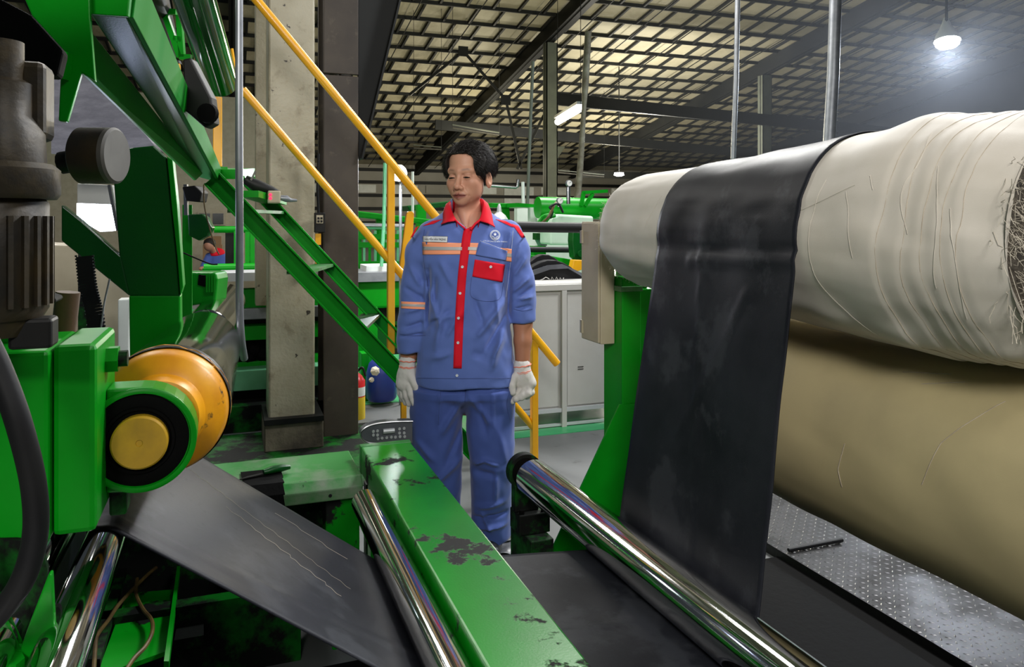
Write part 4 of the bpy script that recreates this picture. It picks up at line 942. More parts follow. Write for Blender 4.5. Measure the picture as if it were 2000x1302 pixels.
for i, (u, v, d, lab) in enumerate(((1110, 358, 6.4, 'round white pressure gauge on an upright stem above the green drum'), (1092, 392, 6.3, 'lower round pressure gauge resting on the green drum'))):
    t = thing('pressure_gauge', lab, 'gauge', aY(u, v+20, d)); c = aY(u, v, d)
    MB().lathe(c, (0, -1, 0), [(0, .03), (.025, .03)], 20).build('case', M['panel_grey'], t, **SM)
    MB().lathe(c-Vector((0,.025,0)), (0, -1, 0), [(0, .026), (.003, .025)], 20).build('dial', M['label_white'], t)
    MB().bar(c-Vector((0,.029,0)), c+Vector((.012,-.029,.014)), .003, .003).build('needle', M['black'], t)
    MB().tube([c-Vector((0,0,.03)), aY(u, v+40 if i == 0 else v+12, d)], .018, 10).build('stem', M['steel'], t, **SM)
pipe('hose_bundle', curve_pts([aY(1052, 440, 6.1), aY(1070, 425, 6.0), aY(1080, 405, 6.0), aY(1086, 396, 6.1)], 6), .012, 'olive hose climbing to the lower pressure gauge', 'cable_brown', 'hose', 8)
pipe('hose_bundle', curve_pts([aY(1076, 425, 6.1), aY(1079, 412, 6.0), aY(1074, 404, 6.0), aY(1090, 398, 6.0), aY(1100, 415, 6.0)], 6), .010, 'dark looping hose on the green drum', 'black', 'hose', 8)
bw = thing('bright_screen', 'pale bright wall panel behind the calender', 'panel', aY(1085, 545, 8.5))
pbox(1010, 400, 1060, 662, 8.6, .1).build('board', M['white'], bw); pbox(1060, 440, 1168, 662, 8.5, .1).build('board', M['white'], bw)
t = thing('pendant_shade', 'pale conical lamp shade behind the man’s collar', 'lamp', aY(975, 425, 7.05))
MB().lathe(aY(975, 428, 7.05), (0, 0, 1), [(0, .085), (.04, .06), (.07, .025), (.12, .018), (.15, .008)], 20).build('shade', M['panel_button'], t, **SM)
gbm = MB().prism([aY(960, 396, 7.2), aY(1030, 398, 7.2), aY(1030, 406, 7.2), aY(960, 405, 7.2)], (0, .3, 0)).bar(aY(985, 405, 7.3), aY(990, 470, 7.3), .08, .08).build('machine_boom', M['green'], bevel=.006)
tag(gbm, 'green machine arm behind the man’s collar', 'arm')
# scraps on the floor by the foot
for i, (u, v, s_, mm, lab) in enumerate(((1000, 1045, .10, 'panel_grey', 'crumpled grey scrap sheet on the floor beside the shoe'), (985, 1075, .07, 'panel_grey', 'pale torn scrap on the floor in front of the shoe'),
                                     (1140, 1062, .035, 'panel_button', 'small pale scrap lying under the chrome roller'))):
    c = aZ(u, v, .012 if i < 2 else .02); n = 9; vs = []; fs = []
    for a_ in range(n+1):
        for b_ in range(n+1):
            x = (a_/n-.5)*2*s_; y = (b_/n-.5)*1.5*s_
            vs.append((c.x+x, c.y+y, c.z+.010+.012*fbm(x*20+i*5, y*20, i)))
    for a_ in range(n):
        for b_ in range(n): q = a_*(n+1)+b_; fs.append([q, q+1, q+n+2, q+n+1])
    tag(mesh_obj('floor_scrap', vs, fs, M[mm], None, smooth=True, solid=.003), lab, 'scrap')
# ================================================================== people: implicit shapes meshed with surface nets
def grid(lo, hi, h):
    ax = [np.arange(lo[i], hi[i]+h, h, dtype=np.float32) for i in range(3)]
    return ax, np.stack(np.meshgrid(*ax, indexing='ij'), -1)
def nets(f, lo, h):
    s = f < 0; nx, ny, nz = f.shape
    c = [s[i:nx-1+i, j:ny-1+j, k:nz-1+k] for i in (0, 1) for j in (0, 1) for k in (0, 1)]
    tot = sum(x.astype(np.int8) for x in c); act = (tot > 0) & (tot < 8)
    idx = -np.ones(act.shape, np.int64); I = np.argwhere(act); idx[tuple(I.T)] = np.arange(len(I))
    acc = np.zeros((len(I), 3)); cnt = np.zeros(len(I))
    offs = [(i, j, k) for i in (0, 1) for j in (0, 1) for k in (0, 1)]
    val = {o: f[I[:, 0]+o[0], I[:, 1]+o[1], I[:, 2]+o[2]].astype(float) for o in offs}
    for a in offs:
        for ax in range(3):
            if a[ax]: continue
            b = list(a); b[ax] = 1; b = tuple(b); va, vb = val[a], val[b]; m = (va < 0) != (vb < 0)
            t = np.where(m, va/np.where(m, va-vb, 1), 0); p = np.array(a, float)[None].repeat(len(I), 0); p[:, ax] += t
            acc[m] += p[m]; cnt[m] += 1
    V = (I + acc/cnt[:, None])*h + np.array(lo)
    F = []
    for ax in range(3):
        sl0 = [slice(None)]*3; sl1 = [slice(None)]*3; sl0[ax] = slice(0, -1); sl1[ax] = slice(1, None)
        e = np.argwhere(s[tuple(sl0)] != s[tuple(sl1)])
        a1, a2 = [(1, 2), (2, 0), (0, 1)][ax]
        e = e[(e[:, a1] > 0) & (e[:, a2] > 0) & (e[:, a1] < f.shape[a1]-1) & (e[:, a2] < f.shape[a2]-1)]
        if not len(e): continue
        q = []
        for d1, d2 in ((-1, -1), (0, -1), (0, 0), (-1, 0)):
            g = e.copy(); g[:, a1] += d1; g[:, a2] += d2; q.append(idx[tuple(g.T)])
        q = np.stack(q, 1); fl = ~s[tuple(e.T)]; q[fl] = q[fl][:, ::-1]; F.append(q)
    F = np.concatenate(F); F = F[(F >= 0).all(1)]
    return V, F
def smin(a, b, k):
    h = np.clip(.5+.5*(b-a)/k, 0, 1); return b+(a-b)*h - k*h*(1-h)
def smax(a, b, k): return -smin(-a, -b, k)
def ell(P, c, r):
    q = (P-np.array(c, np.float32))/np.array(r, np.float32); n = np.sqrt((q**2).sum(-1)); m = np.sqrt(((q/np.array(r, np.float32))**2).sum(-1))+1e-6
    return n*(n-1)/m
def cap(P, a, b, ra, rb=None):
    rb = ra if rb is None else rb; a = np.array(a, np.float32); b = np.array(b, np.float32); ab = b-a
    t = np.clip(((P-a)@ab)/(ab@ab), 0, 1); return np.sqrt(((P-a-t[..., None]*ab)**2).sum(-1)) - (ra+(rb-ra)*t)
def chain(P, pts, k=.01):
    f = None
    for (a, ra), (b, rb) in zip(pts, pts[1:]):
        g = cap(P, a, b, ra, rb); f = g if f is None else smin(f, g, k)
    return f
FK = 2.2
def folds(P, f, segs):                        # drawn-up folds on the front of the cloth, fading out at both ends
    front = 1/(1+np.exp(np.clip(P[..., 1]/.018, -30, 30)))
    for a, b, w_, amp in segs:
        a2 = np.array((a[0], a[2]), np.float32); ab = np.array((b[0], b[2]), np.float32)-a2; q = np.stack([P[..., 0], P[..., 2]], -1)-a2
        t = (q@ab)/(ab@ab); tc = np.clip(t, 0, 1); d = np.sqrt(((q-tc[..., None]*ab)**2).sum(-1))
        f = f - FK*amp*np.exp(-(d/(w_*.8))**2)*np.sqrt(np.clip(4*tc*(1-tc), .06, 1))*front
    return f
def wav(P, s, seed=0):
    x, y, z = P[..., 0]*s, P[..., 1]*s, P[..., 2]*s
    return (np.sin(x*1.3+2.1*np.sin(z*.7+seed)+seed)+np.sin(z*1.1+1.7*np.sin(y*.9+x*.5)+2*seed)+np.sin(y*1.2+1.9*np.sin(x*.8+1)+seed*3))/3
def smooth_mesh(V, F, it=2, lam=.5):
    n = len(V); E = np.concatenate([F[:, [0, 1]], F[:, [1, 2]], F[:, [2, 3]], F[:, [3, 0]]]); 
    for _ in range(it):
        acc = np.zeros_like(V); cnt = np.zeros(n)
        np.add.at(acc, E[:, 0], V[E[:, 1]]); np.add.at(acc, E[:, 1], V[E[:, 0]]); np.add.at(cnt, E[:, 0], 1); np.add.at(cnt, E[:, 1], 1)
        V = V + lam*(acc/np.maximum(cnt, 1)[:, None]-V)
    return V

MB_D, MB_U = 3.1, 905.0                      # the man stands 3.1 m from the lens
MX = (MB_U-1000)/FPX*MB_D
MBASE = FV*MB_D + RV*MX
def mw(V):                                   # man's own axes (x to the viewer's right, y away, z up) to the hall
    V = np.asarray(V, float); return np.array(MBASE)[None] + V[:, :1]*np.array(RV)[None] + V[:, 1:2]*np.array(FV)[None] + V[:, 2:3]*np.array([[0, 0, 1.]])
def px(u, v, y=0.0):
    d = MB_D+y; return np.array(((u-1000)/FPX*d - MX, y, EYE+(430-v)/FPX*d))
def tri(u, v, y, r): return (tuple(px(u, v, y)), r)

M['skin'] = mat('skin', (.45, .22, .14), .48, vcol='Col', bump=(220, .06, .001), spec=.35)
M['hair'] = mat('black_hair', (.012, .010, .009), .62, var=((.022, .019, .016), 60), spec=.22)
M['blue_cloth'] = mat('blue_work_cloth', (.105, .165, .46), .75, var=((.095, .15, .42), 9), bump=(900, .12, .0006), sheen=.2, spec=.25)
M['blue_trouser'] = mat('blue_trouser_cloth', (.062, .105, .35), .78, var=((.055, .092, .31), 9), bump=(900, .12, .0006), sheen=.2, spec=.25)
M['red_cloth'] = mat('red_work_cloth', (.70, .006, .022), .75, bump=(900, .12, .0006), spec=.25)
M['orange_band'] = mat('orange_band', (1.0, .36, .19), .6)
M['grey_band'] = mat('grey_reflective_band', (.42, .42, .42), .4)
M['glove'] = mat('knit_glove', (.68, .65, .61), .85, bump=(700, .5, .0012), spec=.2)
M['glove_line'] = mat('glove_orange_thread', (.90, .24, .15), .7)
M['shoe'] = mat('black_shoe', (.008, .008, .009), .4, bump=(80, .3, .002))
M['button'] = mat('button_pearl', (.62, .66, .72), .3)
M['seam'] = mat('seam_thread', (.05, .075, .22), .8)
M['tag_white'] = mat('name_tag_white', (.72, .74, .76), .6)
M['ink'] = mat('name_tag_ink', (.02, .02, .03), .6)
M['emblem'] = mat('emblem_white', (.66, .70, .74), .6)
M['eye_dark'] = mat('eye_dark', (.012, .008, .006), .2)
M['eye_white'] = mat('eye_white', (.45, .38, .34), .3)

man = thing('person', 'man in blue work shirt with red trim and white gloves looking down', 'person', MBASE)
# ---- head
HC = px(915, 342, -.0); yw, pt, rl = math.radians(-23), math.radians(6), math.radians(-1)
Rh = np.array((Matrix.Rotation(yw, 3, 'Z') @ Matrix.Rotation(pt, 3, 'X') @ Matrix.Rotation(rl, 3, 'Y')))
def to_head(P): return (P-HC.astype(np.float32))@Rh.astype(np.float32)
def from_head(V): return np.asarray(V)@Rh.T + HC
def head_sdf(Q):
    X = np.abs(Q[..., 0]); S = np.stack([X, Q[..., 1], Q[..., 2]], -1)
    f = ell(Q, (0, .014, .045), (.077, .098, .088))
    f = smin(f, ell(Q, (0, -.028, -.032), (.066, .060, .080)), .03)
    f = smin(f, ell(Q, (0, -.034, -.072), (.045, .050, .038)), .03)
    f = smin(f, ell(S, (.036, -.004, -.054), (.017, .030, .027)), .03)
    f = smin(f, ell(Q, (0, -.077, -.099), (.022, .020, .017)), .03)
    f = smin(f, ell(S, (.043, -.056, -.027), (.024, .022, .02)), .022)
    f = smin(f, ell(S, (.041, -.038, -.046), (.016, .026, .027)), .03)
    f = smin(f, cap(S, (0, -.083, .020), (.046, -.066, .022), .0135, .011), .016)
    f = smax(f, -ell(S, (.032, -.100, -.002), (.019, .017, .0115)), .012)
    f = smin(f, ell(S, (.0325, -.0745, -.004), (.0175, .0128, .0130)), .006)
    f = smin(f, cap(Q, (0, -.084, .008), (0, -.105, -.036), .0075, .0115), .011)
    f = smin(f, ell(Q, (0, -.1085, -.041), (.0125, .0115, .0105)), .008)
    f = smin(f, ell(S, (.0145, -.0975, -.0455), (.0085, .011, .0085)), .007)
    f = smax(f, -ell(S, (.0068, -.1055, -.0525), (.004, .006, .0035)), .003)
    f = smin(f, ell(Q, (0, -.078, -.074), (.033, .020, .026)), .02)
    f = smin(f, cap(S, (.005, -.1010, -.0695), (.028, -.0900, -.0752), .0058, .0036), .003)
    f = smin(f, cap(S, (0, -.0990, -.0845), (.022, -.0910, -.0800), .0085, .0045), .003)
    d = np.minimum(cap(S, (0, -.104, -.0752), (.0285, -.0895, -.0762), 0), 1); f = f + .0050*np.exp(-(d/.0026)**2)
    d = cap(S, (.019, -.093, -.043), (.034, -.080, -.078), 0); f = f + .0028*np.exp(-(d/.006)**2)
    d = cap(S, (.018, -.086, -.018), (.044, -.072, -.020), 0); f = f + .0016*np.exp(-(d/.005)**2)
    d = cap(S, (.016, -.083, .0055), (.047, -.066, .004), 0); f = f + .0018*np.exp(-(d/.0035)**2)
    d = cap(S, (.034, -.078, -.079), (.036, -.066, -.096), 0); f = f + .0014*np.exp(-(d/.006)**2)
    d = cap(S, (0, -.094, -.0905), (.016, -.086, -.089), 0); f = f + .0022*np.exp(-(d/.007)**2)
    # ears
    e = ell(S - np.array((0, 0, 0), np.float32), (.0850, .008, -.022), (.0120, .0200, .0345))
    e = smax(e, -ell(S, (.0965, .001, -.019), (.0090, .0105, .021)), .004)
    return smin(f, e, .007)
h = .0022
lo, hi = HC-np.array((.125, .135, .215)), HC+np.array((.125, .135, .15))
ax, P = grid(lo, hi, h); Q = to_head(P)
f = head_sdf(Q)
neck = cap(P, tuple(px(914, 405, .022)), tuple(px(912, 470, .035)), .053, .066)
neck = smin(neck, cap(P, tuple(px(905, 412, -.025)), tuple(px(912, 452, -.050)), .018, .012), .03)
f = smin(f, neck, .03)
Vh, Fh = nets(f, lo, h); Vh = smooth_mesh(Vh, Fh, 2, .4)
Qv = to_head(Vh.astype(np.float32)); Xa = np.abs(Qv[:, 0]); Yv = Qv[:, 1]; Zv = Qv[:, 2]
colr = np.tile(np.array((.56, .285, .185)), (len(Vh), 1))
def blend(mask, c): 
    global colr
    colr = colr*(1-mask[:, None]) + np.array(c)[None]*mask[:, None]
def g2(a, b, c_, wx, wz): return np.exp(-((Xa-a)/wx)**2-((Zv-b)/wz)**2)*(Yv < c_)
blend(.45*g2(.042, -.03, -.03, .022, .022), (.50, .20, .125))
blend(.35*g2(0, -.04, -.085, .016, .014), (.48, .19, .12))
lipm = (np.exp(-(np.maximum(0, Xa-.023)/.006)**2)*np.exp(-(np.abs(Zv+.0762)/(.0138-.0075*np.minimum(1, Xa/.027)))**4))*(Yv < -.075); blend(.95*lipm, (.21, .055, .045))
blend(.18*np.exp(-((Zv+.085)/.03)**2)*np.exp(-(Xa/.05)**2)*(Yv < -.04)*(1-lipm), (.30, .17, .12))
browz = .0245+.10*(Xa-.02)*(Xa < .04)-.12*np.maximum(0, Xa-.04)
brow = np.exp(-((Zv-browz)/.0040)**2)*np.exp(-((Xa-.031)/.0165)**4)*(Yv < -.045); blend(.58*brow, (.04, .025, .018))
blend(.30*np.exp(-((Zv-.006)/.006)**2)*(Xa > .014)*(Xa < .05)*(Yv < -.05), (.28, .13, .09))
blend(.25*np.exp(-((Zv+.019)/.006)**2)*(Xa > .015)*(Xa < .046)*(Yv < -.05), (.31, .15, .11))
# ---- the rest of the body, under the clothes, and the bare forearms
lo2, hi2 = (-.32, -.2, .02), (.34, .2, 1.42); h2 = .006
ax2, P2_ = grid(lo2, hi2, h2)
b = ell(P2_, (.012, .02, 1.19), (.145, .098, .165))
b = smin(b, ell(P2_, (.008, .01, .85), (.145, .09, .30)), .08)
b = smin(b, chain(P2_, [tri(914, 425, .025, .058), tri(912, 470, .035, .07)]), .05)
for pts in ([tri(836, 466, .01, .036), tri(808, 600, .015, .036), tri(802, 660, .0, .037), tri(799, 690, -.01, .0335), tri(796, 722, -.02, .026)],
            [tri(998, 466, .01, .036), tri(1018, 580, .02, .036), tri(1021, 632, .0, .039), tri(1021, 665, -.012, .036), tri(1020, 722, -.03, .027)]):
    b = smin(b, chain(P2_, pts), .02)
for pts in ([((-.10, .01, .68), .08), ((-.11, .0, .38), .058), ((-.085, .02, .05), .045)], [((.105, .01, .68), .08), ((.115, -.02, .38), .058), ((.11, 0, .05), .045)]):
    b = smin(b, chain(P2_, pts), .03)
Vb, Fb = nets(b, lo2, h2); Vb = smooth_mesh(Vb, Fb, 2)
colb = np.tile(np.array((.42, .195, .115)), (len(Vb), 1)); arm = (Vb[:, 2] < 1.0)[:, None]
colb = np.where(arm, np.array((.42, .18, .10)), np.array((.52, .255, .165)))
Va = np.concatenate([Vh, Vb]); Fa = np.concatenate([Fh, Fb+len(Vh)]); Ca = np.concatenate([colr, colb])
body = mesh_obj('body', mw(Va), Fa, M['skin'], man, smooth=True)
at_ = body.data.attributes.new('Col', 'FLOAT_COLOR', 'POINT'); at_.data.foreach_set('color', np.concatenate([Ca, np.ones((len(Ca), 1))], 1).astype(np.float32).ravel())
# eyes: narrow slits under lowered lids
def head_pts(L): return [tuple(p) for p in mw(from_head(np.array(L)))]
bvh_h = BVHTree.FromPolygons([tuple(v) for v in Vh], Fh.tolist())
def on_head(x, z, off=.0008):
    o = from_head(np.array([(x, -.2, z)]))[0]; dv = Rh@np.array((0, 1., 0)); hit = bvh_h.ray_cast(Vector(o), Vector(dv))[0]
    return np.array(hit) - dv*off
for sg in (-1, 1):
    up, dn = [], []
    for k in range(13):
        t_ = k/12; x = sg*(.0185+.0285*t_); zz_ = -.0065+.0012*math.sin(math.pi*t_)-.001*t_
        o_ = .0026*math.sin(math.pi*t_)**.7; up.append((x, zz_+o_*.7)); dn.append((x, zz_-o_))
    A = [on_head(x, z) for x, z in up]; B_ = [on_head(x, z) for x, z in dn]
    mesh_obj('eye', mw(np.array(A+B_)), [[i, i+1, 14+i, 13+i] for i in range(12)], M['eye_dark'], man)
    MB().tube([tuple(p) for p in mw(np.array([on_head(x, z+.0008, .0012) for x, z in up]))], [.0004]+[.0009]*11+[.0006], 5).build('eyelash', M['eye_dark'], man)
    W_ = [on_head(sg*x, z, .0010) for x, z in ((.0225, -.0078), (.0245, -.0072), (.0265, -.0074), (.0245, -.0086))]
    mesh_obj('eye_glint', mw(np.array(W_)), [[0, 1, 2, 3]], M['eye_white'], man)
# ---- hair
lo, hi = HC-np.array((.145, .15, .12)), HC+np.array((.145, .155, .17)); ax, P = grid(lo, hi, .0026); Q = to_head(P)
X = np.abs(Q[..., 0]); S = np.stack([X, Q[..., 1], Q[..., 2]], -1)
f = ell(Q, (.0, .018, .047), (.099, .112, .091))
f = smin(f, ell(S, (.072, .02, .035), (.030, .06, .045)), .03)
ph = np.arctan2(Q[..., 0], Q[..., 1]+.02); el = np.arctan2(Q[..., 2]-.03, np.sqrt(Q[..., 0]**2+Q[..., 1]**2))
f = f + .0012*np.sin(ph*34+3*np.sin(el*4)) + .0016*np.sin(ph*13+el*7)
qb = np.abs(Q-np.array((-.002, -.110, -.012), np.float32))-np.array((.026, .052, .066), np.float32)
face = np.sqrt((np.maximum(qb, 0)**2).sum(-1))+np.minimum(qb.max(-1), 0)-.034
f = smax(f, -face, .006)
zc = np.where(Q[..., 1] > .025, -.03-.5*np.minimum(Q[..., 1]-.025, .1), -.022+.012*(X < .07))
f = smax(f, zc-Q[..., 2], .012)
f = smax(f, -ell(S, (.094, .000, -.026), (.027, .034, .046)), .004)
Vr, Fr = nets(f, lo, .0026); Vr = smooth_mesh(Vr, Fr, 1, .4)
hair = mesh_obj('hair', mw(Vr), Fr, M['hair'], man, smooth=True)
sr = random.Random(3); st_ = MB(); Qr = to_head(Vr.astype(np.float32))
cand = [i for i in range(len(Vr)) if np.linalg.norm(Qr[i]-np.array((0, .018, .04))) > .085]
for i in sr.sample(cand, min(len(cand), 3200)):
    q = Qr[i].astype(float); n = q-np.array((0, .02, .03)); n /= np.linalg.norm(n)
    sx = 1 if q[0] > -.03 else -1               # parted on the viewer's left, swept back and out over the ears
    top = max(0, n[2])**.7
    dv = np.array((.55*sx*top+.25*np.sign(q[0])*(1-top), .55, -.8*(1-top)+.12*top)) + np.array([sr.gauss(0, .13) for _ in range(3)])
    dv -= n*dv.dot(n); dv /= np.linalg.norm(dv)+1e-6; L = sr.uniform(.018, .036)
    lift = .003 if n[2] < .78 else sr.uniform(.001, .009)
    pts = [q-n*.002, q+dv*L*.35+n*.002, q+dv*L*.7+n*lift*.6, q+dv*L+n*lift]
    st_.tube(head_pts(pts), [.0007, .0007, .0005, .0001], 3, caps=False)
tag(st_.build('hair_strands', M['hair'], man), kind='stuff')
# ---- shirt
lo, hi = np.array((-.34, -.23, .66)), np.array((.36, .21, 1.44)); h = .005; ax, P = grid(lo, hi, h)
zt = np.array([.66, .70, .80, .90, 1.0, 1.10, 1.18, 1.25, 1.30, 1.34, 1.37, 1.40, 1.44])
hwt = np.array([.202, .201, .195, .182, .168, .166, .172, .176, .165, .135, .10, .078, .06])
cxt = np.array([.008, .008, .009, .010, .012, .010, .008, .010, .012, .014, .014, .014, .014])
hdt = np.array([.140, .139, .137, .131, .126, .126, .128, .124, .112, .098, .084, .07, .05])
cyt = np.array([.0, .0, .0, .0, .0, .0, .0, .004, .012, .018, .024, .03, .03])
Z = P[..., 2]; a_ = np.interp(Z, zt, hwt); d_ = np.interp(Z, zt, hdt); qx = np.abs((P[..., 0]-np.interp(Z, zt, cxt))/a_); qy = np.abs((P[..., 1]-np.interp(Z, zt, cyt))/d_)
f = (((qx**2.5+qy**2.5)**(1/2.5))-1)*np.minimum(a_, d_)
slL = [tri(844, 459, .01, .062), tri(820, 492, .012, .055), tri(809, 560, .015, .051), tri(808, 630, .005, .058), tri(806, 662, -.006, .056), tri(805, 700, -.012, .054)]
slR = [tri(992, 459, .01, .062), tri(1006, 492, .012, .056), tri(1015, 550, .018, .055), tri(1019, 590, .01, .053), tri(1021, 640, -.006, .049)]
for sl_ in (slL, slR): f = smin(f, chain(P, sl_, .03), .022)
# rolled cuffs
cL0, cL1 = px(805, 648, -.004), px(804, 683, -.012); cR0, cR1 = px(1020, 596, .006), px(1021, 622, -.004)
f = smin(f, cap(P, tuple(cL0), tuple(cL1), .0585, .0585), .006); f = smin(f, cap(P, tuple(cR0), tuple(cR1), .0530, .0530), .006)
def cutcap(f, c, n):                          # cut a sleeve end flat
    n = np.array(n)/np.linalg.norm(n); loc = np.sqrt(((P-c.astype(np.float32))**2).sum(-1)) < .13
    pl = (P-c.astype(np.float32))@n.astype(np.float32); return np.where(loc & (pl > -.04), smax(f, pl, .006), f)
outL = P[..., 0] < -.125; outR = P[..., 0] > .175
gL = smax(f, (P-px(804, 686, -.012).astype(np.float32))@np.array((.12, 0, -1), np.float32), .006)
gR = smax(f, (P-px(1021, 629, -.004).astype(np.float32))@np.array((.12, 0, -1), np.float32), .006)
# below the cuffs only the torso remains
tors = (((qx**2.5+qy**2.5)**(1/2.5))-1)*np.minimum(a_, d_)
f = np.where(outL, np.minimum(gL, np.maximum(tors, .0) if False else np.where(Z < .93, tors, gL)), f)
f = np.where(outR, np.minimum(gR, np.where(Z < 1.0, tors, gR)), f)
FS = lambda *a: (tuple(px(a[0], a[1], a[2])), tuple(px(a[3], a[4], a[5])), a[6], a[7])
f = folds(P, f, [FS(832, 560, -.10, 862, 640, -.13, .014, .008), FS(850, 540, -.11, 845, 600, -.12, .012, -.007), FS(866, 590, -.13, 850, 690, -.14, .016, .007), FS(905, 600, -.13, 870, 660, -.14, .014, .006),
     FS(985, 590, -.10, 930, 660, -.14, .015, .010), FS(990, 610, -.08, 945, 690, -.13, .013, -.008), FS(985, 640, -.09, 960, 720, -.13, .015, .009), FS(925, 580, -.13, 945, 640, -.14, .012, -.006),
     FS(968, 560, -.12, 975, 640, -.12, .010, .005), FS(835, 620, -.09, 900, 615, -.14, .016, .006), FS(832, 640, -.08, 880, 605, -.13, .011, -.006),
     FS(840, 700, -.12, 880, 690, -.14, .016, .006), FS(960, 700, -.13, 985, 660, -.11, .014, .007), FS(920, 690, -.14, 950, 700, -.14, .02, -.005), FS(860, 510, -.12, 885, 560, -.13, .014, .005),
     FS(838, 520, -.08, 835, 640, -.06, .012, -.010), FS(995, 520, -.08, 994, 620, -.06, .012, -.008),
     FS(790, 560, -.03, 826, 585, -.04, .012, -.006), FS(786, 610, -.04, 826, 600, -.04, .012, .006), FS(790, 640, -.05, 828, 628, -.04, .010, -.006), FS(800, 520, -.04, 822, 560, -.04, .012, .005),
     FS(1036, 540, -.03, 1000, 570, -.045, .011, .009), FS(1040, 560, -.03, 1004, 590, -.045, .010, -.008), FS(1042, 578, -.03, 1008, 585, -.045, .009, .009), FS(1030, 500, -.04, 1003, 540, -.045, .012, .007), FS(1018, 470, -.05, 1004, 520, -.05, .010, .005),
     FS(840, 450, -.08, 832, 480, -.07, .012, .006), FS(1000, 452, -.07, 988, 490, -.07, .012, .006), FS(1035, 595, -.02, 1005, 604, -.05, .006, -.006), FS(782, 655, -.02, 830, 650, -.05, .006, -.006)])
f = f - .0026*wav(P, 38, 1) - .0018*wav(P, 75, 2)
f = smax(f, .684-Z+.004*np.sin(P[..., 0]*22), .005)
f = smax(f, -cap(P, tuple(px(914, 412, .022)), tuple(px(912, 380, .02)), .062), .006)
ax_, bx_, cx_ = px(914, 448, -.1), px(888, 428, -.1), px(938, 429, -.1)
def hp(p, q, s):                              # signed half plane in x-z through p, q
    d = (q-p); n = np.array((d[2], -d[0]))*s; n = n/np.linalg.norm(n); return (P[..., 0]-p[0])*n[0]+(P[..., 2]-p[2])*n[1]
wd = np.maximum(np.maximum(hp(ax_, bx_, -1), hp(ax_, cx_, 1)), P[..., 1]-.01); f = smax(f, -wd, .004)
Vs, Fs = nets(f, lo, h); Vs = smooth_mesh(Vs, Fs, 2, .45)
shirt = mesh_obj('shirt', mw(Vs), Fs, M['blue_cloth'], man, smooth=True)
bvh_s = BVHTree.FromPolygons([tuple(v) for v in Vs], Fs.tolist())
CAMO = Vector((-MX, -MB_D, EYE))
def hit(u, v, bv=None, off=.002):
    dv = (Vector(px(u, v, 0))-CAMO).normalized(); h_ = (bv or bvh_s).ray_cast(CAMO, dv)[0]
    if h_ is None: h_ = Vector(px(u, v, -.1))
    return np.array(h_ - dv*off)
def patch(name, c4, m, par, nu=14, nv=10, off=.0025, bv=None, thick=.0018):
    (a, b, c, d) = [np.array(p, float) for p in c4]; V_, F_ = [], []
    for i in range(nv+1):
        for j in range(nu+1):
            s, t_ = j/nu, i/nv; p = (a*(1-s)+b*s)*(1-t_)+(d*(1-s)+c*s)*t_; V_.append(hit(p[0], p[1], bv, off))
    for i in range(nv):
        for j in range(nu): q = i*(nu+1)+j; F_.append([q, q+1, q+nu+2, q+nu+1])
    return mesh_obj(name, mw(np.array(V_)), F_, m, par, smooth=True, solid=thick)
def strip(name, cl, wid, m, par, n=40, off=.003, bv=None):
    c = curve_pts([(u, v, 0) for u, v in cl], 10); V_, F_ = [], []
    for i, p in enumerate(c):
        t_ = (c[min(i+1, len(c)-1)]-c[max(i-1, 0)]).normalized(); nn = Vector((-t_.y, t_.x, 0)); w_ = wid[0]+(wid[1]-wid[0])*i/(len(c)-1)
        for s in (-1, -.33, .33, 1): V_.append(hit(p.x+nn.x*s*w_/2, p.y+nn.y*s*w_/2, bv, off))
    for i in range(len(c)-1):
        for s in range(3): q = i*4+s; F_.append([q, q+1, q+5, q+4])
    return mesh_obj(name, mw(np.array(V_)), F_, m, par, smooth=True, solid=.0018)
def seam(cl, m='seam', par=None, r=.0009, bv=None, name='seam', off=.0012):
    c = curve_pts([(u, v, 0) for u, v in cl], 8); return MB().tube([tuple(p) for p in mw(np.array([hit(q.x, q.y, bv, off) for q in c]))], r, 4).build(name, M[m], par or shirt)
def disc(u, v, r, m, par, name='button', off=.005):
    c = mw(hit(u, v, None, off)[None])[0]; o = MB().lathe(c, -FV, [(0, r), (.0015, r), (.0022, r*.8), (.0014, r*.5), (.0014, .0001)], 18).build(name, M[m], par, **SM); return o
strip('placket', [(920, 436), (913, 455), (908, 490), (902.5, 540), (899, 590), (896, 650), (893.5, 719)], (17, 16.5), M['red_cloth'], shirt)
for u, v in ((903, 521), (898.5, 572.5), (895.5, 621), (894.5, 669), (892.5, 733)): disc(u, v, .0055, 'button', shirt)
disc(894, 434, .004, 'button', shirt, off=.004)
for (a, b, c, d), nm in ((((825, 472.5), (903, 474.5), (902, 496.5), (825.5, 497)), 'chest_band'), (((915, 474), (934.5, 474.5), (929, 497), (913, 496)), 'chest_band'), (((977, 484), (999.5, 486), (999, 511), (987, 509.5)), 'chest_band')):
    bd = patch(nm, (a, b, c, d), M['orange_band'], shirt, off=.0022)
    A, B_, C2, D_ = [np.array(p) for p in (a, b, c, d)]
    patch('grey_stripe', (A*.64+D_*.36, B_*.64+C2*.36, B_*.36+C2*.64, A*.36+D_*.64), M['grey_band'], bd, off=.0042)
ab = patch('sleeve_band', ((783.5, 588.5), (830.5, 590), (830, 604), (783.5, 602)), M['orange_band'], shirt, off=.0022)
patch('grey_stripe', ((783.5, 593), (830.5, 594.5), (830, 599.5), (783.5, 597.5)), M['grey_band'], ab, off=.0042)
fp = patch('pocket_flap', ((938, 470.5), (991, 490.5), (988.5, 509), (929, 498)), M['blue_cloth'], shirt, off=.0052)
rp_ = patch('red_pocket_panel', ((927.5, 506.5), (986.5, 516.5), (981, 551), (922.5, 539.5)), M['red_cloth'], shirt, off=.0035)
disc(958.5, 521, .0055, 'button', rp_, off=.006)
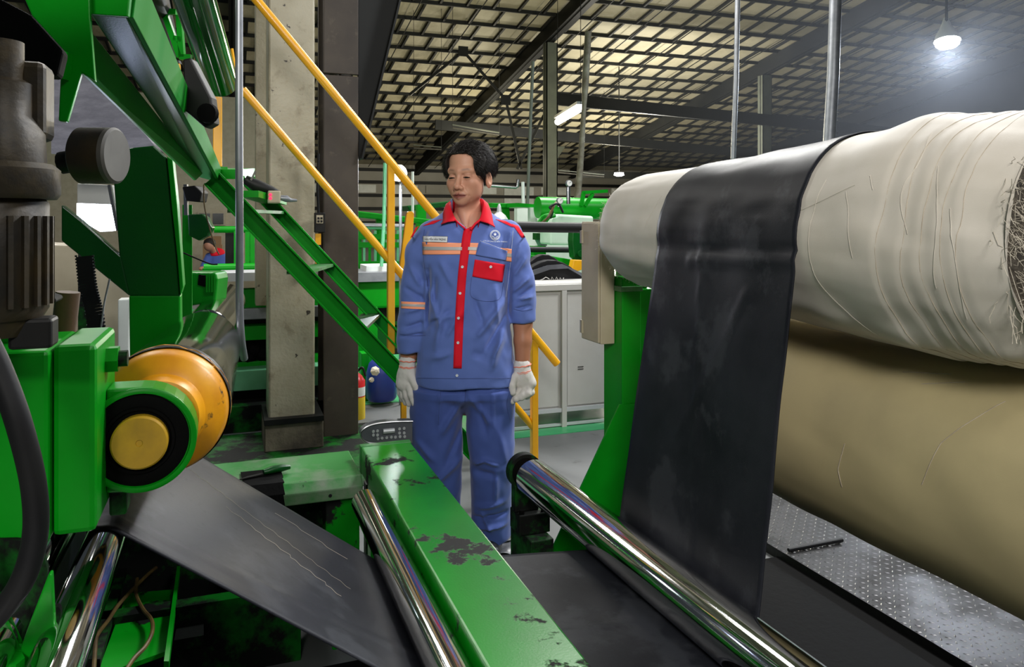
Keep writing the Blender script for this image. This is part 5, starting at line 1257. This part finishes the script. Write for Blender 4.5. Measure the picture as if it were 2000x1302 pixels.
seam([(921, 541), (919, 575), (935, 586), (962, 588), (978, 580), (983, 552)]); seam([(938, 470), (965, 480), (991, 490)], 'emblem', r=.0006, off=.006)
seam([(829, 448), (826, 480), (829, 520), (836, 560), (836, 620)]); seam([(1002, 450), (999, 490), (994, 540), (988, 580)], 'emblem', r=.0006); seam([(815, 738), (870, 739), (930, 739), (1002, 738)])
seam([(781, 652), (800, 655), (831, 655)]); seam([(1003, 603), (1020, 607), (1040, 603)])
patch('shoulder_yoke', ((846, 431), (864, 428), (846, 437), (826, 441)), M['red_cloth'], shirt, off=.002, nv=5)
patch('shoulder_yoke', ((968, 428), (986, 431), (1012, 444), (1000, 443)), M['red_cloth'], shirt, off=.002, nv=5)
patch('shoulder_yoke', ((1000, 437), (1012, 441), (1026, 463), (1019, 464)), M['red_cloth'], shirt, off=.002, nv=5)
patch('shoulder_yoke', ((812, 444), (818, 441), (806, 462), (801, 465)), M['red_cloth'], shirt, off=.002, nv=5)
# collar
ctl = [((892, 432, -.098), (861, 438, -.096)), ((885, 418, -.066), (865, 431, -.074)), ((879, 400, -.018), (866, 414, -.012)), ((886, 391, .045), (874, 403, .065)), ((912, 387, .086), (912, 402, .112)),
       ((938, 389, .045), (950, 403, .065)), ((944, 396, -.018), (959, 414, -.012)), ((941, 416, -.066), (963, 434, -.074)), ((935, 432, -.098), (967, 443.5, -.098))]
T_ = curve_pts([tuple(px(*a)) for a, b in ctl], 6); B2 = curve_pts([tuple(px(*b)) for a, b in ctl], 6); V_, F_ = [], []
cen = Vector(px(912, 410, .02))
for i, (a, b) in enumerate(zip(T_, B2)):
    inn = a + (cen-a)*.10; inn.z = a.z-.045
    mid = a.lerp(b, .5); o_ = Vector((mid.x-cen.x, mid.y-cen.y, 0)).normalized(); mid = mid + o_*.006 + Vector((0, 0, .004))
    a2 = a + o_*.004 + Vector((0, 0, .002))
    V_ += [inn, a, a2, mid, b]
for i in range(len(T_)-1):
    for k in range(4): q = i*5+k; F_.append([q, q+1, q+6, q+5])
mesh_obj('collar', mw(np.array([tuple(p) for p in V_])), F_, M['red_cloth'], shirt, smooth=True, solid=.0025)
# red edges of the open neck
MB().tube([tuple(p) for p in mw(np.array([tuple(px(u, v, y)) for u, v, y in ((889, 429, -.098), (897, 437, -.110), (908, 446, -.118))]))], .0035, 8).build('neck_edge', M['red_cloth'], shirt, **SM)
MB().tube([tuple(p) for p in mw(np.array([tuple(px(u, v, y)) for u, v, y in ((938, 429, -.098), (928, 437, -.110), (919, 448, -.118))]))], .0045, 8).build('neck_edge', M['red_cloth'], shirt, **SM)
# name tag and emblem, with their lettering
tagp = patch('name_tag', ((825.5, 461), (874.5, 461.5), (873.5, 473.5), (826.5, 472)), M['tag_white'], shirt, off=.0045)
seam([(825.5, 461), (850, 461), (874.5, 461.5)], 'ink', tagp, .0007, off=.006, name='tag_border'); seam([(826.5, 472), (850, 472.5), (873.5, 473.5)], 'ink', tagp, .0007, off=.006, name='tag_border')
seam([(825.5, 461), (826.5, 472)], 'ink', tagp, .0007, off=.006, name='tag_border'); seam([(874.5, 461.5), (873.5, 473.5)], 'ink', tagp, .0007, off=.006, name='tag_border')
def text_mesh(s, size, bold=.0):
    cu = bpy.data.curves.new('txt', 'FONT'); cu.body = s; cu.size = size; cu.align_x = 'CENTER'; cu.align_y = 'CENTER'; cu.offset = bold; cu.resolution_u = 3
    o = bpy.data.objects.new('txt', cu); COL.objects.link(o); bpy.context.view_layer.update()
    me = bpy.data.meshes.new_from_object(o.evaluated_get(bpy.context.evaluated_depsgraph_get()))
    V_ = [v.co.copy() for v in me.vertices]; F_ = [list(p.vertices) for p in me.polygons]
    bpy.data.objects.remove(o); bpy.data.curves.remove(cu); bpy.data.meshes.remove(me); return V_, F_
def put_text(s, fn, m, par, name, width, off, bold=.0):
    V_, F_ = text_mesh(s, 1.0, bold); xs = [v.x for v in V_]; w_ = max(xs)-min(xs); c_ = (max(xs)+min(xs))/2; k = width/w_
    return mesh_obj(name, mw(np.array([hit(*fn((v.x-c_)*k, v.y*k), None, off) for v in V_])), F_, m, par)
put_text('NGUYỄN VĂN TRỌNG', lambda x, y: (850+x, 467.4-y*1.25+.01*x), M['ink'], tagp, 'tag_lettering', 41, .0095, .012)
em = None
def ring(r0, r1, m, nm, off):
    V_, F_ = [], []
    for k in range(40):
        an = 2*math.pi*k/40
        for r in (r0, r1): V_.append(hit(967+r*math.cos(an), 459+r*math.sin(an), None, off))
    for k in range(40): k2 = (k+1) % 40; F_.append([2*k, 2*k+1, 2*k2+1, 2*k2])
    return mesh_obj(nm, mw(np.array(V_)), F_, m, em or shirt)
em = ring(.05, 10, M['emblem'], 'emblem', .003); ring(8.2, 8.9, M['blue_trouser'], 'emblem_ring', .0042); ring(.1, 7.0, M['blue_trouser'], 'emblem_field', .0042)
V_ = [hit(967, 457.5, None, .0056)]
for k in range(10):
    an = -math.pi/2+2*math.pi*k/10; r = 3.9 if k % 2 == 0 else 1.7; V_.append(hit(967+r*math.cos(an), 457.5+r*math.sin(an), None, .0056))
mesh_obj('emblem_star', mw(np.array(V_)), [[0, 1+k, 1+(k+1) % 10] for k in range(10)], M['emblem'], em)
for sg in (-1, 1): seam([(967+sg*1, 463.5), (967+sg*3.5, 462.5), (967+sg*5.6, 460.5)], 'emblem', em, .0013, off=.0050, name='emblem_leaf')
seam([(964.5, 464.8), (967, 465.2), (969.5, 464.8)], 'emblem', em, .0012, off=.0050, name='emblem_base')
def arc_txt(x, y):
    return 967+x, 470.2-y + .0048*x*x*0 + .085*(x+24)*.9*.5 + .003*(24*24-x*x)*.25
put_text('CTY CP CAO SU BẾN THÀNH', arc_txt, M['emblem'], shirt, 'chest_lettering', 47, .004, .006)
# ---- trousers
lo, hi = np.array((-.26, -.2, .03)), np.array((.27, .2, .80)); h = .0055; ax, P = grid(lo, hi, h); Z = P[..., 2]
def leg_sdf(zt, cx, hw, cy, hd):
    a_ = np.interp(Z, zt, hw); d_ = np.interp(Z, zt, hd); qx = np.abs((P[..., 0]-np.interp(Z, zt, cx))/a_); qy = np.abs((P[..., 1]-np.interp(Z, zt, cy))/d_)
    return ((qx**2.2+qy**2.2)**(1/2.2)-1)*np.minimum(a_, d_)
zl = [.03, .10, .20, .37, .50, .58, .66, .72, .80]
fL = leg_sdf(zl, [-.088, -.090, -.098, -.103, -.106, -.106, -.100, -.095, -.09], [.080, .083, .088, .100, .106, .108, .108, .106, .10], [.02, .02, .01, -.01, -.005, 0, 0, 0, 0], [.085, .088, .09, .096, .104, .112, .122, .125, .12])
fR = leg_sdf(zl, [.118, .112, .112, .116, .109, .107, .102, .098, .09], [.072, .078, .080, .086, .097, .100, .106, .106, .10], [-.005, -.005, -.012, -.03, -.015, 0, 0, 0, 0], [.082, .084, .086, .094, .104, .112, .122, .125, .12])
f = smin(fL, fR, .012)
f = smin(f, (((np.abs((P[..., 0]-.006)/.197)**2.6+np.abs(P[..., 1]/.128)**2.6)**(1/2.6))-1)*.128 + np.maximum(0, .64-Z)*1.5, .02)
f = folds(P, f, [FS(925, 905, -.10, 945, 897, -.11, .010, .009), FS(945, 897, -.11, 975, 905, -.10, .010, .009), FS(930, 920, -.10, 975, 925, -.10, .016, -.007), FS(970, 910, -.1, 968, 980, -.08, .012, .007), FS(930, 990, -.08, 985, 975, -.07, .012, .009),
     FS(925, 1012, -.08, 990, 1000, -.07, .010, -.009), FS(925, 1030, -.08, 990, 1022, -.07, .010, .010), FS(940, 1000, -.09, 960, 1035, -.08, .010, .008), FS(905, 780, -.10, 860, 850, -.11, .016, .009), FS(905, 820, -.09, 870, 910, -.10, .016, -.008),
     FS(900, 900, -.09, 840, 950, -.09, .016, .008), FS(815, 860, -.08, 850, 900, -.1, .014, .006), FS(915, 770, -.11, 960, 830, -.12, .016, .008), FS(935, 780, -.11, 950, 850, -.11, .014, -.006), FS(975, 840, -.10, 990, 900, -.07, .014, .006),
     FS(908, 752, -.12, 908, 775, -.12, .010, -.008), FS(860, 760, -.12, 855, 840, -.115, .010, .004), FS(962, 760, -.12, 964, 840, -.115, .010, .004)])
f = f - .0028*wav(P, 34, 5) - .0018*wav(P, 70, 3); f = smax(f, (.062+.008*np.sin(P[..., 0]*40))-Z, .006); f = smax(f, Z-.77, .01)
f = np.where(Z > .672, f+.012, f)
Vt, Ft = nets(f, lo, h); Vt = smooth_mesh(Vt, Ft, 2, .45)
trs = mesh_obj('trousers', mw(Vt), Ft, M['blue_trouser'], man, smooth=True)
bvh_t = BVHTree.FromPolygons([tuple(v) for v in Vt], Ft.tolist())
seam([(909, 752), (909, 770), (908, 785)], par=trs, bv=bvh_t); seam([(862, 755), (858, 790), (856, 830)], par=trs, bv=bvh_t); seam([(995, 765), (990, 790), (996, 820)], par=trs, bv=bvh_t)
# ---- gloves
def glove(name, parts, lo_, hi_, bands, cuff):
    ax, P = grid(lo_, hi_, .0024); f = None
    for kind, args, k in parts:
        g = ell(P, *args) if kind == 'e' else chain(P, args, .006)
        f = g if f is None else smin(f, g, k)
    f = f - .0005*wav(P, 260, 2)
    V_, F_ = nets(f, lo_, .0024); V_ = smooth_mesh(V_, F_, 1, .4)
    g_ = mesh_obj(name, mw(V_), F_, M['glove'], man, smooth=True)
    for (c, n, r, rr) in bands:
        n = Vector(n).normalized(); a = n.cross(Vector((0, 1, 0))).normalized(); b = n.cross(a)
        pts = [Vector(c)+(a*math.cos(t_)*r[0]+b*math.sin(t_)*r[1]) + n*.0012*math.sin(t_*9) for t_ in np.linspace(0, 2*math.pi, 41)]
        MB().tube([tuple(p) for p in mw(np.array([tuple(p) for p in pts]))], rr, 6, caps=False).build('cuff_stripe', M['glove_line'], g_, **SM)
    return g_
def e_(u, v, y, r): return (tuple(px(u, v, y)), r)
gl = [('c', [tri(796, 706, -.022, .0325), tri(796, 718, -.024, .0315), tri(796, 724, -.025, .032)], .01), ('e', e_(795, 738, -.028, (.043, .027, .050)), .016), ('e', e_(793, 750, -.03, (.040, .024, .03)), .012),
      ('c', [tri(803, 735, -.045, .017), tri(812, 752, -.058, .0155), tri(816.5, 766, -.060, .0130)], .008),
      ('c', [tri(799, 752, -.045, .0150), tri(803, 770, -.056, .0135), tri(809, 788, -.060, .0115)], .004), ('c', [tri(790, 755, -.034, .0140), tri(794, 774, -.040, .0130), tri(799, 789, -.038, .011)], .003),
      ('c', [tri(783, 753, -.022, .0130), tri(787, 773, -.026, .0120), tri(792, 787, -.024, .010)], .003), ('c', [tri(779, 750, -.010, .0115), tri(781, 768, -.012, .0105), tri(785, 781, -.010, .0088)], .003)]
n_ = (0.05, 0, 1)
glove('glove', gl, np.array(px(765, 805, 0))+np.array((0, -.11, 0)), np.array(px(828, 694, 0))+np.array((0, .04, 0)),
      [(px(796, 703.5, -.022), n_, (.0335, .0335), .0022), (px(796, 714.5, -.024), n_, (.0330, .0330), .0016), (px(796, 716.5, -.024), n_, (.0330, .0330), .0016)], None)
gr = [('c', [tri(1019, 714, -.034, .0340), tri(1020, 724, -.037, .0335), tri(1021, 730, -.038, .034)], .01), ('e', e_(1022, 742, -.040, (.046, .030, .042)), .014), ('e', e_(1038, 748, -.045, (.020, .024, .022)), .010),
      ('c', [tri(1005, 736, -.058, .0170), tri(1000, 752, -.068, .0150), tri(1001.5, 766, -.072, .0135)], .007),
      ('c', [tri(1034, 752, -.052, .0155), tri(1031, 768, -.066, .0145), tri(1018, 776, -.070, .0125), tri(1010, 772, -.058, .0115)], .004), ('c', [tri(1027, 754, -.050, .0150), tri(1021, 771, -.066, .0140), tri(1008, 779, -.068, .0120), tri(1003, 776, -.056, .011)], .003),
      ('c', [tri(1018, 756, -.046, .0145), tri(1010, 773, -.058, .0132), tri(1001, 783, -.058, .0115), tri(999, 781, -.046, .010)], .003), ('c', [tri(1037, 752, -.034, .0135), tri(1038, 766, -.046, .0125), tri(1029, 775, -.050, .0110)], .003)]
n_ = (.22, 0, 1)
glove('glove', gr, np.array(px(985, 802, 0))+np.array((0, -.13, 0)), np.array(px(1058, 700, 0))+np.array((0, .03, 0)),
      [(px(1020, 713, -.034), (-.14, 0, 1), (.0352, .0352), .0022), (px(1020.5, 724, -.037), (-.14, 0, 1), (.0350, .0350), .0015), (px(1020.5, 726.5, -.037), (-.14, 0, 1), (.0350, .0350), .0015)], None)
# ---- shoes
for cx_, dx_, cy_ in ((-.088, -.02, .02), (.112, -.006, -.005)):
    lo, hi = np.array((cx_-.08, cy_-.23, -.005)), np.array((cx_+.08, cy_+.12, .15)); ax, P = grid(lo, hi, .004)
    f = ell(P, (cx_+dx_*2, cy_-.12, .035), (.046, .085, .042)); f = smin(f, cap(P, (cx_, cy_+.01, .045), (cx_+dx_, cy_-.08, .035), .043, .043), .03)
    f = smin(f, cap(P, (cx_, cy_+.01, .05), (cx_, cy_+.01, .13), .042, .048), .02); f = smax(f, .004-P[..., 2], .004)
    V_, F_ = nets(f, lo, .004); V_ = smooth_mesh(V_, F_, 1)
    sh_ = mesh_obj('shoe', mw(V_), F_, M['shoe'], man, smooth=True)
    MB().prism([tuple(p) for p in mw(np.array([(cx_+dx_*1.2+.052*math.cos(t_), cy_-.06+.14*math.sin(t_), 0) for t_ in np.linspace(0, 2*math.pi, 25)[:-1]]))], (0, 0, .014)).build('sole', M['black'], sh_)
    for k in range(3): MB().tube([tuple(p) for p in mw(np.array([(cx_+dx_-.02, cy_-.055-.022*k, .088-.009*k), (cx_+dx_, cy_-.06-.022*k, .092-.010*k), (cx_+dx_+.02, cy_-.055-.022*k, .088-.009*k)]))], .003, 6).build('lace', M['panel_grey'], sh_)

# ================================================================== distant seated worker
wc = aY(422, 524, 15.5)
wk = thing('person', 'distant worker in blue shirt with red collar bending over behind the green rail', 'person', wc - Vector((0, 0, .40)))
lo, hi = np.array((-.4, -.35, -.75)), np.array((.4, .35, .75)); ax, P = grid(lo, hi, .016)
f = ell(P, (-.12, -.14, .44), (.095, .115, .11)); f = smin(f, cap(P, (-.09, -.08, .38), (.0, .0, .30), .06, .08), .04); f = smin(f, ell(P, (.03, .03, .05), (.16, .13, .30)), .05)
f = smin(f, chain(P, [((-.12, 0, .22), .05), ((-.22, -.12, .02), .042), ((-.26, -.3, .02), .035)]), .03); f = smin(f, chain(P, [((.0, -.1, -.2), .09), ((-.15, -.28, -.25), .07), ((-.15, -.28, -.70), .055)]), .04)
V_, F_ = nets(f, lo, .016); V_ = smooth_mesh(V_, F_, 1)
wo = np.array(wc); Wt = lambda V: wo[None]+np.asarray(V)
b2 = mesh_obj('body', Wt(V_), F_, M['skin'], wk, smooth=True)
at_ = b2.data.attributes.new('Col', 'FLOAT_COLOR', 'POINT'); at_.data.foreach_set('color', np.tile(np.array((.42, .2, .13, 1), np.float32), len(V_)))
f = smin(ell(P, (.03, .03, .05), (.19, .16, .33)), chain(P, [((-.12, 0, .22), .075), ((-.22, -.12, .02), .065)]), .04); f = f - .006*wav(P, 22, 1); f = smax(f, P[..., 2]-.36, .02)
V_, F_ = nets(f, lo, .016); mesh_obj('shirt', Wt(smooth_mesh(V_, F_, 1)), F_, M['blue_trouser'], wk, smooth=True)
f = smax(smax(ell(P, (.0, .0, .30), (.16, .14, .09)), ell(P, (.03, .03, .05), (.21, .18, .36)), .01), -ell(P, (-.09, -.1, .5), (.10, .12, .12)), .01)
V_, F_ = nets(f, lo, .016); mesh_obj('collar', Wt(smooth_mesh(V_, F_, 1)), F_, M['red_cloth'], wk, smooth=True)
f = smax(ell(P, (-.11, -.12, .475), (.11, .125, .105)), -ell(P, (-.17, -.27, .36), (.09, .11, .08)), .01)
V_, F_ = nets(f, lo, .016); mesh_obj('hair', Wt(smooth_mesh(V_, F_, 1)), F_, M['hair'], wk, smooth=True)

# things of one kind that stand together share a group
GROUPS = {'liner_roll': 'cloth rolls on the green stand', 'guide_roller': 'chrome guide rollers for the black sheet', 'strip_lamp': 'strip lamps under the roof', 'tie_beam': 'dark tie beams under the roof',
          'loose_wire': 'loose wires by the side frame', 'pressure_gauge': 'pressure gauges on the green drum', 'floor_scrap': 'scraps on the floor', 'water_pipe': 'thin pipes behind the man',
          'hose_bundle': 'hoses on the green drum', 'rail_post': 'yellow posts above the stair head', 'cable': 'cables over the green floor plate', 'person': 'workers in blue shirts'}
for o in list(bpy.data.objects):
    if o.parent is None and o.name.split('.')[0] in GROUPS: o['group'] = GROUPS[o.name.split('.')[0]]
